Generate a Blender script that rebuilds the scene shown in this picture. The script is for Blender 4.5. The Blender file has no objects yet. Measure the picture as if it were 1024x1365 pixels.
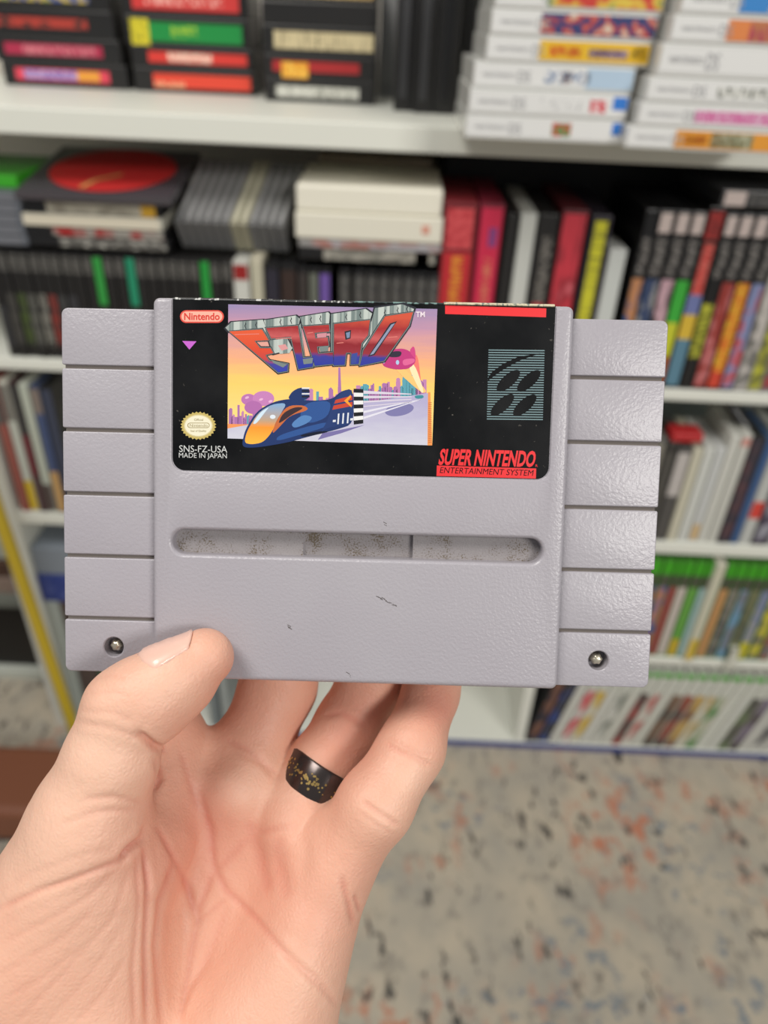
import bpy, bmesh, math, random
import numpy as np
from mathutils import Matrix, Vector

random.seed(7)
SC = bpy.context.scene
COL = SC.collection
F = 1000.0                       # focal length in px of the 1024x1365 frame
PITCH, ROLL, CAMZ = math.radians(34), math.radians(2.7), 0.97

# ------------------------------------------------------------------ camera
cp, sp, cr, sr = math.cos(PITCH), math.sin(PITCH), math.cos(ROLL), math.sin(ROLL)
fwd = Vector((0, cp, -sp)); r0 = Vector((1, 0, 0)); u0 = Vector((0, sp, cp))
cx = r0 * cr + u0 * sr; cy = -r0 * sr + u0 * cr
CAMM = Matrix.Translation((0, 0, CAMZ)) @ Matrix((cx, cy, -fwd)).transposed().to_4x4()
cam = bpy.data.cameras.new('camera'); camo = bpy.data.objects.new('camera', cam); COL.objects.link(camo)
camo.matrix_world = CAMM
cam.sensor_fit = 'VERTICAL'; cam.sensor_height = 36; cam.lens = 36 * F / 1365
cam.clip_start = 0.01; cam.clip_end = 30
cam.dof.use_dof = True; cam.dof.focus_distance = 0.1685; cam.dof.aperture_fstop = cam.lens / 2.5
SC.camera = camo

# ------------------------------------------------------------------ light, exposure
w = bpy.data.worlds.new('room_light'); SC.world = w; w.use_nodes = True
w.node_tree.nodes['Background'].inputs[0].default_value = (0.93, 0.97, 1.0, 1)
w.node_tree.nodes['Background'].inputs[1].default_value = 0.24
def area(name, loc, target, size, sizey, power, col):
    l = bpy.data.lights.new(name, 'AREA'); l.shape = 'RECTANGLE'; l.size = size; l.size_y = sizey
    l.energy = power; l.color = col
    o = bpy.data.objects.new(name, l); COL.objects.link(o); o.location = loc
    o.rotation_euler = (Vector(target) - Vector(loc)).to_track_quat('-Z', 'Y').to_euler()
area('ceiling_panel_light', (-0.65, -0.12, 2.35), (0, 0.4, 0.6), 0.9, 0.6, 24, (1, 0.965, 0.91))
area('ceiling_panel_light', (1.7, -1.9, 2.3), (0.1, 0.7, 0.6), 1.2, 0.6, 52, (1, 0.97, 0.92))
SC.view_settings.view_transform = 'Standard'; SC.view_settings.look = 'None'
SC.view_settings.gamma = 1; SC.view_settings.use_curve_mapping = False
SC.view_settings.exposure = 0.0

# ------------------------------------------------------------------ rays
def ray(u, v):
    return (CAMM.to_3x3() @ Vector(((u - 512) / F, -(v - 682.5) / F, -1)))
def onY(u, v, Y):
    d = ray(u, v); return Vector((0, 0, CAMZ)) + d * (Y / d.y)
def onZ(u, v, Z):
    d = ray(u, v); return Vector((0, 0, CAMZ)) + d * ((Z - CAMZ) / d.z)

# ------------------------------------------------------------------ materials
def lin(c):
    out = []
    for x in c[:3]:
        x = x / 255.0
        out.append(x / 12.92 if x <= 0.04045 else ((x + 0.055) / 1.055) ** 2.4)
    return tuple(out) + (1,)
MATS = {}
def mat(c, rough=0.5, metal=0, coat=0, key=None):
    k = key or (tuple(c), rough, metal, coat)
    if k in MATS: return MATS[k]
    m = bpy.data.materials.new('finish'); m.use_nodes = True
    b = m.node_tree.nodes['Principled BSDF']
    b.inputs['Base Color'].default_value = lin(c); b.inputs['Roughness'].default_value = rough
    b.inputs['Metallic'].default_value = metal; b.inputs['Coat Weight'].default_value = coat
    m.diffuse_color = lin(c)
    MATS[k] = m; return m
def N(m, t, **kw):
    n = m.node_tree.nodes.new(t)
    for k, v in kw.items():
        if hasattr(n, k): setattr(n, k, v)
        else: n.inputs[k].default_value = v
    return n
def prn(c1, c2, sx=90, sz=90, thr=0.5, rough=0.4, c3=None):
    """printed paper: unreadable print as blocky noise of two or three inks"""
    k = ('prn', tuple(c1), tuple(c2), sx, sz, thr, tuple(c3) if c3 else 0)
    if k in MATS: return MATS[k]
    m = bpy.data.materials.new('printed_paper'); m.use_nodes = True
    b = m.node_tree.nodes['Principled BSDF']; b.inputs['Roughness'].default_value = rough
    L = m.node_tree.links.new
    tc = N(m, 'ShaderNodeTexCoord'); mp = N(m, 'ShaderNodeMapping'); mp.inputs['Scale'].default_value = (sx, 1, sz)
    n = N(m, 'ShaderNodeTexNoise'); n.inputs['Scale'].default_value = 1; n.inputs['Detail'].default_value = 1
    r = N(m, 'ShaderNodeValToRGB'); r.color_ramp.interpolation = 'EASE'
    e = r.color_ramp.elements
    e[0].position = thr - .06; e[0].color = lin(c1); e[1].position = thr + .06; e[1].color = lin(c2)
    if c3:
        x = e.new(min(thr + .2, .98)); x.color = lin(c3)
    L(tc.outputs['Object'], mp.inputs[0]); L(mp.outputs[0], n.inputs['Vector']); L(n.outputs[0], r.inputs[0])
    L(r.outputs[0], b.inputs['Base Color'])
    MATS[k] = m; return m
def clear_mat(c, alpha=0.45):
    k = ('clear', tuple(c), alpha)
    if k in MATS: return MATS[k]
    m = mat(c, 0.2, key=k); b = m.node_tree.nodes['Principled BSDF']
    b.inputs['Transmission Weight'].default_value = alpha; b.inputs['IOR'].default_value = 1.2
    return m

def plastic():
    m = bpy.data.materials.new('grey_textured_plastic'); m.use_nodes = True
    b = m.node_tree.nodes['Principled BSDF']; L = m.node_tree.links.new
    b.inputs['Roughness'].default_value = 0.34
    tc = N(m, 'ShaderNodeTexCoord')
    n1 = N(m, 'ShaderNodeTexNoise'); n1.inputs['Scale'].default_value = 1450; n1.inputs['Detail'].default_value = 1.5
    n2 = N(m, 'ShaderNodeTexNoise'); n2.inputs['Scale'].default_value = 25; n2.inputs['Detail'].default_value = 3
    r = N(m, 'ShaderNodeValToRGB'); e = r.color_ramp.elements
    e[0].position = .3; e[0].color = lin((163, 158, 165)); e[1].position = .7; e[1].color = lin((169, 165, 171))
    bp = N(m, 'ShaderNodeBump'); bp.inputs['Strength'].default_value = 0.5; bp.inputs['Distance'].default_value = 0.0002
    for n in (n1, n2): L(tc.outputs['Object'], n.inputs['Vector'])
    L(n1.outputs[0], bp.inputs['Height']); L(bp.outputs[0], b.inputs['Normal'])
    L(n2.outputs[0], r.inputs[0]); L(r.outputs[0], b.inputs['Base Color'])
    return m
PLASTIC = plastic()
def grime():
    m = bpy.data.materials.new('dusty_slot_plastic'); m.use_nodes = True
    b = m.node_tree.nodes['Principled BSDF']; L = m.node_tree.links.new
    b.inputs['Roughness'].default_value = 0.8
    tc = N(m, 'ShaderNodeTexCoord'); n = N(m, 'ShaderNodeTexNoise'); n.inputs['Scale'].default_value = 2600; n.inputs['Detail'].default_value = 2
    n2 = N(m, 'ShaderNodeTexNoise'); n2.inputs['Scale'].default_value = 160; n2.inputs['Detail'].default_value = 2
    ad = N(m, 'ShaderNodeMath', operation='ADD'); L(n.outputs[0], ad.inputs[0]); L(n2.outputs[0], ad.inputs[1])
    r = N(m, 'ShaderNodeValToRGB'); e = r.color_ramp.elements
    e[0].position = .36; e[0].color = lin((104, 92, 76)); e[1].position = .45; e[1].color = lin((146, 140, 141))
    x = e.new(.72); x.color = lin((156, 151, 152))
    hv = N(m, 'ShaderNodeMath', operation='MULTIPLY'); hv.inputs[1].default_value = .5; L(ad.outputs[0], hv.inputs[0])
    L(tc.outputs['Object'], n.inputs['Vector']); L(tc.outputs['Object'], n2.inputs['Vector'])
    L(hv.outputs[0], r.inputs[0]); L(r.outputs[0], b.inputs['Base Color'])
    bp = N(m, 'ShaderNodeBump'); bp.inputs['Strength'].default_value = 0.5; bp.inputs['Distance'].default_value = 0.0002
    L(n.outputs[0], bp.inputs['Height']); L(bp.outputs[0], b.inputs['Normal'])
    return m
GRIME = grime()

def rug_mat():
    m = bpy.data.materials.new('distressed_rug'); m.use_nodes = True
    b = m.node_tree.nodes['Principled BSDF']; L = m.node_tree.links.new
    b.inputs['Roughness'].default_value = 0.95
    tc = N(m, 'ShaderNodeTexCoord')
    def noise(sx, sy, det, off=0, rough=.5):
        mp = N(m, 'ShaderNodeMapping'); mp.inputs['Scale'].default_value = (sx, sy, 1); mp.inputs['Location'].default_value = (off, off * .7, 0)
        n = N(m, 'ShaderNodeTexNoise'); n.inputs['Scale'].default_value = 1; n.inputs['Detail'].default_value = det
        n.inputs['Roughness'].default_value = rough
        L(tc.outputs['Object'], mp.inputs[0]); L(mp.outputs[0], n.inputs['Vector']); return n.outputs[0]
    def ramp(src, a, b_):
        r = N(m, 'ShaderNodeMapRange'); r.inputs[1].default_value = a; r.inputs[2].default_value = b_
        L(src, r.inputs[0]); return r.outputs[0]
    def mix(f, a, c):
        x = N(m, 'ShaderNodeMix', data_type='RGBA')
        L(f, x.inputs[0])
        if isinstance(a, tuple): x.inputs[6].default_value = a
        else: L(a, x.inputs[6])
        x.inputs[7].default_value = c
        return x.outputs[2]
    def mul(a, c):
        x = N(m, 'ShaderNodeMath', operation='MULTIPLY'); L(a, x.inputs[0]); L(c, x.inputs[1]); return x.outputs[0]
    base = mix(ramp(noise(14, 10, 4), .35, .65), lin((190, 178, 158)), lin((168, 161, 148)))
    base = mix(ramp(noise(46, 34, 3, 4), .55, .75), base, lin((140, 134, 124)))
    base = mix(mul(ramp(noise(7, 6, 2, 9), .5, .62), ramp(noise(42, 24, 3, 2, .7), .5, .6)), base, lin((186, 124, 98)))
    base = mix(mul(ramp(noise(6, 6, 2, 23), .5, .6), ramp(noise(34, 40, 3, 12, .7), .54, .62)), base, lin((128, 134, 138)))
    base = mix(mul(ramp(noise(9, 7, 2, 31), .45, .53), ramp(noise(52, 22, 3, 17, .7), .56, .63)), base, lin((62, 60, 58)))
    L(base, b.inputs['Base Color'])
    bp = N(m, 'ShaderNodeBump'); bp.inputs['Strength'].default_value = .6; bp.inputs['Distance'].default_value = .002
    L(noise(500, 500, 2), bp.inputs['Height']); L(bp.outputs[0], b.inputs['Normal'])
    return m

# ------------------------------------------------------------------ object helpers
def tag(o, label=None, cat=None, group=None, kind=None):
    if label: o['label'] = label
    if cat: o['category'] = cat
    if group: o['group'] = group
    if kind: o['kind'] = kind
    return o
def empty(name, loc=(0, 0, 0), mw=None):
    o = bpy.data.objects.new(name, None); COL.objects.link(o); o.empty_display_size = .01
    o.matrix_world = mw if mw is not None else Matrix.Translation(loc)
    return o
def link(name, me, mats, parent=None, mw=None):
    o = bpy.data.objects.new(name, me); COL.objects.link(o)
    for m in (mats if isinstance(mats, (list, tuple)) else [mats]): me.materials.append(m)
    if parent: o.parent = parent
    if mw is not None:
        if parent: o.matrix_local = mw
        else: o.matrix_world = mw
    return o
def bm_obj(name, bm, mats, parent=None, mw=None, smooth=False):
    me = bpy.data.meshes.new(name)
    bmesh.ops.recalc_face_normals(bm, faces=bm.faces)
    bm.to_mesh(me); bm.free()
    if smooth:
        for p in me.polygons: p.use_smooth = True
    return link(name, me, mats, parent, mw)
def add_box(bm, x0, x1, y0, y1, z0, z1, mi=0, bev=0, seg=2):
    r = bmesh.ops.create_cube(bm, size=1)
    vs = r['verts']
    for v in vs:
        v.co = Vector(((x0 + x1) / 2 + v.co.x * (x1 - x0), (y0 + y1) / 2 + v.co.y * (y1 - y0), (z0 + z1) / 2 + v.co.z * (z1 - z0)))
    fs = set(f for v in vs for f in v.link_faces)
    for f in fs: f.material_index = mi
    if bev:
        es = list(set(e for v in vs for e in v.link_edges))
        r2 = bmesh.ops.bevel(bm, geom=es, offset=bev, segments=seg, affect='EDGES', profile=.5)
        for f in r2['faces']: f.material_index = mi
def box(name, x0, x1, y0, y1, z0, z1, m, parent=None, bev=0, mw=None, seg=2):
    bm = bmesh.new(); add_box(bm, x0, x1, y0, y1, z0, z1, 0, bev, seg)
    return bm_obj(name, bm, m, parent, mw)

# ================================================================== SETTING
D = 0.80
Zt = lambda r: CAMZ - r * D
TOP1, TOP0 = Zt(.117), Zt(.147)
S2T, S2B = Zt(.439), Zt(.457)
S3T, S3B = Zt(.708), Zt(.731)
S4T, S4B = Zt(.966), Zt(.985)
BT = Zt(1.217); FL = Zt(1.2345)
DEPTH = 0.30
WHITE = mat((225, 226, 216), .45)
BACKW = D + DEPTH + .03
box('floor', -2.2, 2.2, -2.4, 1.6, FL - .05, FL - .012, mat((150, 140, 128), .6)); tag(bpy.data.objects['floor'], kind='structure')
box('wall_back', -2.2, 2.2, BACKW + .16, BACKW + .2, FL - .05, 2.5, mat((205, 203, 196), .8)); tag(bpy.data.objects['wall_back'], kind='structure')
rug = box('rug', -1.8, 1.8, -1.2, D + DEPTH + .1, FL - .012, FL, rug_mat(), bev=.003)
tag(rug, 'distressed vintage rug in beige, charcoal and salmon lying on the floor', 'rug')

# main bookcase
XL = onY(8, 640, D).x - .03; XU = XL + .03
XR = 1.0
bc = empty('bookcase', (0, D, FL)); tag(bc, 'white bookcase filled with games standing behind the hand and cartridge', 'bookcase')
def bpart(name, x0, x1, y0, y1, z0, z1, m=WHITE, bev=.0015, label=None):
    o = box(name, x0, x1, y0 - D, y1 - D, z0 - FL, z1 - FL, m, bc, bev)
    if label: o['label'] = label
    return o
bpart('shelf', -1.1, XR, D, D + DEPTH, TOP0, TOP1)
bpart('shelf', -1.1, XR, D, D + DEPTH, S2B, S2T)
bpart('shelf', XU, XR, D, D + DEPTH, S3B, S3T)
XM = onY(690, 985, D).x
bpart('shelf', XM, XR, D, D + DEPTH, S4B, S4T)
bpart('shelf', XU, XR, D, D + DEPTH, FL + .013, BT)
bpart('side_panel', XL, XU, D - .0005, D + DEPTH, FL, S2B)
bpart('side_panel', -1.12, -1.1, D, D + DEPTH, FL, 1.4)
bpart('side_panel', XR, XR + .02, D, D + DEPTH, FL, 1.4)
bpart('divider', XM - .004, XM + .012, D + .002, D + DEPTH, BT, S2B)
bpart('back_panel', -1.1, XR, D + DEPTH, D + DEPTH + .008, FL, 1.4, mat((214, 208, 198), .7))
bpart('kick_strip', XU, XR, D - .001, D + .02, FL, FL + .013, mat((48, 62, 130), .4), label='blue strip')

# ================================================================== CASES
def M_loc(x, y, z, leanY=0, leanX=0, rotz=0):
    return Matrix.Translation((x, y, z)) @ Matrix.Rotation(rotz, 4, 'Z') @ Matrix.Rotation(leanY, 4, 'Y') @ Matrix.Rotation(leanX, 4, 'X')
HORIZ = Matrix(((0, 0, 1, 0), (0, 1, 0, 0), (-1, 0, 0, 0), (0, 0, 0, 1)))     # local Z (length) -> X ; thickness X -> -Z
def text_bm(s, off=0.0):
    cu = bpy.data.curves.new('t', 'FONT'); cu.body = s; cu.size = 1; cu.resolution_u = 3; cu.offset = off
    ob = bpy.data.objects.new('t', cu); COL.objects.link(ob)
    dg = bpy.context.evaluated_depsgraph_get(); dg.update()
    me = bpy.data.meshes.new_from_object(ob.evaluated_get(dg))
    bpy.data.objects.remove(ob); bpy.data.curves.remove(cu)
    vs = np.array([v.co[:2] for v in me.vertices]); fs = [tuple(p.vertices) for p in me.polygons]
    bpy.data.meshes.remove(me)
    mn, mx = vs.min(0), vs.max(0)
    return (vs - mn) / (mx - mn), fs, (mx - mn)
def case(name, label, cat, group, T, H, DP, body, bands, mw, part='spine_label', marks=None, inset=.0006, bev=.0012, body_part='shell'):
    """upright slab: thickness T on X, length H on Z, depth DP on +Y; bands = (t0, t1, material[, x0, x1]) on its front"""
    r = empty(name, mw=mw); tag(r, label, cat, group)
    bm = bmesh.new(); add_box(bm, 0, T, 0, DP, 0, H, 0, bev, 2)
    bm_obj(body_part, bm, body, r)
    if bands:
        bm = bmesh.new(); ms = []
        zs0 = min(b[0] for b in bands); zs1 = max(b[1] for b in bands)
        ms.append(body)
        add_box(bm, min(min(b[3] if len(b) > 3 else .07 for b in bands), .3) * T, max(max(b[4] if len(b) > 3 else .93 for b in bands), .6) * T, -.0002, .001, zs0 * H, zs1 * H, 0)
        for i, b in enumerate(bands):
            x0, x1 = (b[3], b[4]) if len(b) > 3 else (.07, .93)
            lay = .0002 * (b[5] if len(b) > 5 else 0)
            if b[2] not in ms: ms.append(b[2])
            add_box(bm, x0 * T, x1 * T, -.0004 - lay, .0008, b[0] * H, b[1] * H, ms.index(b[2]))
        for mk in (marks or []):           # (text, z centre, x centre, height(x-extent), length(z-extent), material)
            s, zc, xc, hx, lz, m_ = mk
            if m_ not in ms: ms.append(m_)
            vs, fs, _ = text_bm(s)
            nv = [bm.verts.new((xc * T + hx * T * (.5 - y), -.0009, zc * H + lz * H * (x - .5))) for x, y in vs]
            for f in fs:
                try: nf = bm.faces.new([nv[i] for i in f]); nf.material_index = ms.index(m_)
                except ValueError: pass
        bm_obj(part, bm, ms, r)
    return r
BLK = mat((34, 33, 33), .35); DK = mat((28, 28, 30), .3)
CLR = clear_mat((150, 152, 155))
G1 = mat((92, 90, 88), .4)
def stack(x, y, z, rotz, items):
    """items bottom to top: dict(T, L, DP, ...)"""
    for it in items:
        mw = Matrix.Translation((x + it.get('dx', 0), y + it.get('dy', 0), z + it['T'])) @ Matrix.Rotation(rotz + it.get('rz', 0), 4, 'Z') @ HORIZ
        case(it['n'], it['l'], it['c'], it.get('g'), it['T'], it['L'], it['DP'], it['b'], it['bands'], mw, it.get('part', 'spine_label'), it.get('marks'))
        z += it['T'] + .0002
    return z

# ---- top shelf: black cartridges in three stacks
def cart_item(w, lab, bands, dx=0, t=.0242):
    return dict(n='game_cartridge', l=lab, c='game cartridge', g='black cartridges stacked on the top shelf', T=t, L=w, DP=.085, b=BLK, bands=bands, dx=dx, part='end_label')
def colX(u, v, Y): return onY(u, v, Y).x
Yc1 = 1.238 * D
x1 = colX(9, 118, Yc1)
stack(x1, Yc1, TOP1, 0, [
    cart_item(.143, 'black cartridge with a pink, violet and yellow end label, bottom of the left stack', [(.1, .86, mat((220, 70, 90), .4), .25, .75), (.17, .6, prn((130, 100, 170), (190, 160, 200), 200, 260), .3, .7, 1), (.6, .78, mat((232, 160, 60), .4), .3, .7, 1)]),
    cart_item(.143, 'black cartridge with a crimson end label, second from bottom of the left stack', [(.08, .86, mat((170, 44, 74), .4), .25, .72), (.22, .8, prn((175, 60, 85), (205, 120, 130), 120, 300), .3, .68, 1)], dx=-.004, t=.0242),
    cart_item(.143, 'black cartridge with a thin worn red end label, third from bottom of the left stack', [(.05, .8, prn((60, 45, 42), (170, 60, 50), 120, 70, .42), .3, .66)], dx=-.008, t=.027),
    cart_item(.143, 'black cartridge with a blue and yellow end label, top of the left stack', [(.0, .85, prn((70, 90, 150), (210, 180, 80), 120, 90, .5, .4, (120, 150, 110)), .25, .75)], dx=-.010, t=.026)])
x2 = colX(181, 121, Yc1)
stack(x2, Yc1, TOP1, 0, [
    cart_item(.139, 'black cartridge with an orange red end label, bottom of the middle stack', [(.16, .97, mat((226, 74, 54), .4), .22, .8), (.17, .42, prn((226, 74, 54), (240, 170, 130), 150, 200), .55, .78, 1)]),
    cart_item(.139, 'black cartridge with a red and white end label, second in the middle stack', [(.14, .95, mat((214, 60, 52), .4), .25, .75), (.3, .66, prn((214, 80, 70), (245, 210, 190), 100, 400, .45), .3, .7, 1)], t=.0215),
    cart_item(.139, 'black cartridge with a green end label and yellow corner, third in the middle stack', [(.08, .95, mat((30, 140, 66), .4), .2, .85), (.05, .2, prn((214, 200, 50), (120, 110, 30), 260, 300, .6), .1, 1., 1), (.38, .6, prn((30, 140, 66), (150, 190, 60), 200, 160), .3, .7, 1)], dx=-.004, t=.028),
    cart_item(.139, 'black cartridge with a red end label at the top of the middle stack', [(.08, .93, mat((206, 60, 58), .4), .2, .8), (.18, .8, prn((206, 60, 58), (240, 170, 160), 100, 300, .5), .35, .65, 1)], dx=-.003, t=.029)])
Yc3 = 1.19 * D
x3 = colX(354, 138, Yc3)
stack(x3, Yc3, TOP1, 0, [
    cart_item(.122, 'black cartridge with a white end label, bottom of the right stack', [(.1, .86, prn((205, 205, 195), (150, 150, 140), 120, 200, .58), .3, .78)], t=.0225),
    cart_item(.122, 'black cartridge with a red end label and yellow star burst, second in the right stack', [(.08, .86, mat((168, 42, 44), .4), .25, .7), (.16, .4, prn((226, 150, 40), (240, 190, 80), 150, 200), .3, .98, 1)], t=.0225),
    cart_item(.122, 'black cartridge with a beige printed end label, third in the right stack', [(.1, .98, prn((205, 190, 150), (120, 108, 84), 40, 420, .6), .2, .8)], t=.027),
    cart_item(.122, 'plain black cartridge between two beige labelled ones in the right stack', [], t=.021),
    cart_item(.122, 'black cartridge with a tan printed end label, top of the right stack', [(.08, .97, prn((205, 175, 120), (150, 120, 80), 60, 300, .55), .15, .85)], t=.027)])
# black cartridges on edge
Yv = 1.126 * D
for u, wpx, dy, lab in ((524, 26, .012, 'brownish black game cartridge standing on edge, nearest the beige labelled stack'), (550, 26, 0, 'black game cartridge standing on edge with a grey ridge, second of the four'),
                        (577, 29, 0, 'black game cartridge standing on edge, third of the four'), (606, 24, .02, 'dark game cartridge standing on edge beside the white handheld game cases')):
    a = onY(u, 148, Yv + dy); t = wpx / 1000 * .86
    r = case('game_cartridge', lab, 'game cartridge', 'black cartridges on edge on the top shelf', t * .93, .15, .09, BLK, [], Matrix.Translation((a.x, Yv + dy, TOP1)))
    box('grip_ridge', t * .28, t * .62, -.002, .0008, .012, .13, DK if u > 560 else mat((62, 62, 64), .3), r, .0008)
# grey book sliver behind
a = onY(508, 20, D + .26)
case('book', 'pale grey book standing at the back of the top shelf behind the black cartridges', 'book', None, .03, .16, .03, mat((150, 150, 150), .6), [(.1, .9, mat((165, 165, 165), .6))], Matrix.Translation((a.x, D + .25, TOP1)))

# ---- handheld game cases (white) in two stacks
WCASE = mat((216, 216, 212), .25, coat=.4); WSP = mat((226, 226, 224), .3); DSG = mat((158, 158, 160), .5)
def ds(lab, art, t=.0188, dx=0, big=0, dy=0):
    bands = [(.01, .99, WSP, .1, .86, 0)] + [(a[0], a[1], a[2]) + ((a[3], a[4]) if len(a) > 3 else (.1, .86)) + (1,) for a in art]
    mk = [('NINTENDO', .16, .48, .16 if not big else .2, .2, DSG), ('DS', .315, .5, .42 if not big else .5, .075, DSG)]
    return dict(n='handheld_game_case', l=lab, c='game case', g='white handheld game cases stacked on the top shelf', T=t, L=.137, DP=.124, b=WCASE, bands=bands, dx=dx, dy=dy, marks=mk)
Yd = .914 * D
xa = onY(619, 188, Yd).x
BL = mat((50, 120, 205), .4)
stack(xa, Yd, TOP1, math.radians(1), [
    ds('white handheld game case with a small red and green spine picture, bottom of its stack', [(.55, .67, prn((200, 60, 50), (70, 150, 90), 260, 260, .5), .2, .75), (.93, .99, BL, .1, .6)]),
    ds('white handheld game case with a red spine emblem and blue corner, second from bottom', [(.76, .86, prn((205, 40, 60), (235, 200, 200), 260, 260, .5), .25, .75), (.9, .99, BL, .1, .6), (.45, .7, prn((226, 226, 224), (190, 190, 190), 300, 300, .58), .2, .7)], t=.0195, dx=.001),
    ds('white handheld game case with a pale blue spine and red logo, third from bottom', [(.7, .99, mat((178, 200, 220), .4)), (.44, .72, prn((120, 140, 170), (225, 225, 225), 200, 260, .48), .25, .7), (.55, .61, mat((205, 70, 50), .4), .25, .7)], t=.0195, dx=.003, dy=.004),
    ds('handheld game case with a yellow spine and violet lettering band, left stack', [(.32, .99, mat((232, 186, 40), .4)), (.38, .58, prn((232, 170, 50), (215, 80, 30), 200, 260, .5), .3, .7), (.62, .86, prn((90, 60, 140), (190, 170, 200), 200, 400, .5), .35, .7), (.88, .97, prn((120, 100, 30), (232, 186, 40), 300, 300, .45), .2, .7)], t=.0185, dx=.012, dy=.004),
    ds('handheld game case with a dark crowded multicoloured spine, left stack', [(.3, .99, prn((50, 60, 110), (190, 70, 60), 130, 130, .5, .4, (210, 190, 170)))], t=.0185, dx=.0135, dy=.004),
    ds('handheld game case with a red, yellow and green cartoon spine, top of left stack', [(.31, .99, prn((200, 60, 50), (220, 190, 70), 60, 60, .48, .4, (110, 140, 90)))], t=.0205, dx=.015, dy=.004),
    ds('white handheld game case partly cut off above the cartoon spine', [(.4, .99, prn((200, 190, 60), (150, 110, 60), 90, 90))], dx=.015, dy=.004)])
xb = onY(834, 190, Yd * .98).x
stack(xb, Yd * .98, TOP1, math.radians(-1), [
    ds('handheld game case with an orange spine and grey green lettering, bottom of right stack', [(.3, .99, mat((222, 150, 50), .4)), (.36, .5, prn((222, 150, 50), (200, 110, 30), 200, 200), .3, .7), (.52, .78, prn((120, 120, 84), (190, 190, 160), 130, 300, .5), .15, .8)], t=.0175),
    ds('white handheld game case with a pink lettering band on its spine', [(.34, .86, prn((206, 110, 160), (222, 190, 210), 160, 460, .55), .25, .75)], t=.0178, dx=.006),
    ds('white handheld game case with a dark script title on its spine', [(.42, .98, prn((216, 216, 210), (110, 112, 104), 110, 260, .54), .3, .72)], t=.0185, dx=.009),
    ds('white handheld game case with two lines of black lettering on its spine', [(.72, .99, prn((226, 226, 224), (50, 50, 50), 200, 330, .5), .25, .5), (.7, .99, prn((226, 226, 224), (70, 70, 70), 200, 330, .52), .62, .78)], t=.0235, dx=.014, big=1),
    ds('handheld game case with an orange spine and pink handwriting title', [(.32, .99, mat((218, 130, 70), .4)), (.45, .95, prn((218, 140, 100), (205, 80, 110), 130, 200, .52), .15, .85)], t=.019, dx=.0185),
    ds('handheld game case with a blue spine and white and yellow logo', [(.33, .99, mat((50, 130, 200), .4)), (.5, .99, prn((70, 100, 170), (225, 225, 230), 130, 160, .5, .4, (225, 200, 110)), .15, .85)], t=.0195, dx=.022),
    ds('handheld game case with a dark green spine at the top right corner', [(.3, .99, prn((30, 60, 50), (60, 90, 80), 90, 90))], dx=.024)])

# ---- second shelf, left: row of slim upright jewel cases
def rowX(u, v, Y=D): return onY(u, v, Y).x
GREYTOP = prn((64, 63, 61), (98, 96, 92), 100, 500, .5)
i = 0
u = -22.0
Hj = .120
xs = rowX(u, 345); xe = rowX(306, 345)
sp_cols = {10: (52, 150, 66), 13: (38, 140, 104), 20: (40, 150, 62)}
n_j = 23
pj = (xe - xs) / n_j
LOW = [(110, 84, 78), (72, 70, 66), (70, 84, 44), (92, 92, 86), (120, 118, 110), (128, 52, 46), (66, 66, 66), (58, 58, 62), (84, 84, 80), (70, 70, 74)]
for i in range(n_j):
    x = xs + i * pj
    c = sp_cols.get(i)
    low = LOW[i % len(LOW)]
    bands = [(.82, .97, GREYTOP)]
    if c:
        bands = [(.55, .98, mat(c, .35)), (.1, .5, mat((90, 92, 88), .4))]
        nm = 'jewel case with a bright %s spine top in the dark row' % {10: 'grass green', 13: 'teal green', 20: 'deep green'}[i]
        g = None
    elif 1 <= i <= 7:
        bands.append((.12, .62, prn(low, (50, 50, 50), 200, 150, .55)))
        nm = 'black jewel case with %s spine title, left of the grass green spine' % ['a brownish', 'a mid grey', 'an olive green', 'an ash grey', 'a pale grey', 'a dull red', 'a dark grey'][i - 1]
        g = 'dark jewel cases in a row on the second shelf'
    else:
        bands.append((.1, .5, mat((52, 52, 54), .4)))
        nm = 'plain black jewel case with a grey spine top in the dark row'
        g = 'plain black jewel cases in the dark row'
    case('jewel_case', nm, 'disc case', g or 'jewel cases with green spine tops in the dark row', pj * .93, Hj, .135, BLK, bands, M_loc(x, D + .004 + random.uniform(0, .003), S2T))
def upright(u0, u1, v, z0, H, dp, body, bands, label, cat='game case', group=None, name='game_case', Y=D + .002, lean=0, marks=None, bev=.0012):
    x0, x1 = rowX(u0, v, Y), rowX(u1, v, Y)
    return case(name, label, cat, group, (x1 - x0) * .96, H, dp, body, bands, M_loc(x0, Y, z0, lean), marks=marks, bev=bev)
CREAM = mat((200, 198, 184), .5)
upright(311, 333, 370, S2T, .121, .135, mat((200, 200, 192), .4), [(.84, .97, mat((150, 34, 34), .4)), (.05, .8, mat((205, 206, 198), .4))], 'white upright disc case with a dark red spine top', 'disc case', None, 'jewel_case')
upright(335, 351, 370, S2T, .125, .135, mat((196, 190, 168), .5), [(.05, .95, mat((190, 186, 164), .5))], 'beige upright disc case beside the white one with the red top', 'disc case', None, 'jewel_case')
upright(353, 373, 370, S2T, .12, .135, DK, [(.05, .95, mat((44, 42, 54), .4))], 'blue black upright disc case beside the beige one', 'disc case', None, 'jewel_case')
upright(374, 396, 370, S2T, .12, .135, DK, [(.05, .95, mat((56, 42, 38), .4))], 'dark brown upright disc case in the middle of the shelf', 'disc case', None, 'jewel_case')
upright(397, 411, 370, S2T, .118, .135, DK, [(.05, .95, mat((60, 54, 52), .4))], 'dark taupe upright disc case under the white box', 'disc case', None, 'jewel_case')
upright(412, 425, 370, S2T, .118, .135, DK, [(.05, .95, mat((104, 108, 98), .4))], 'grey green upright disc case left of the violet one', 'disc case', None, 'jewel_case')
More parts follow.
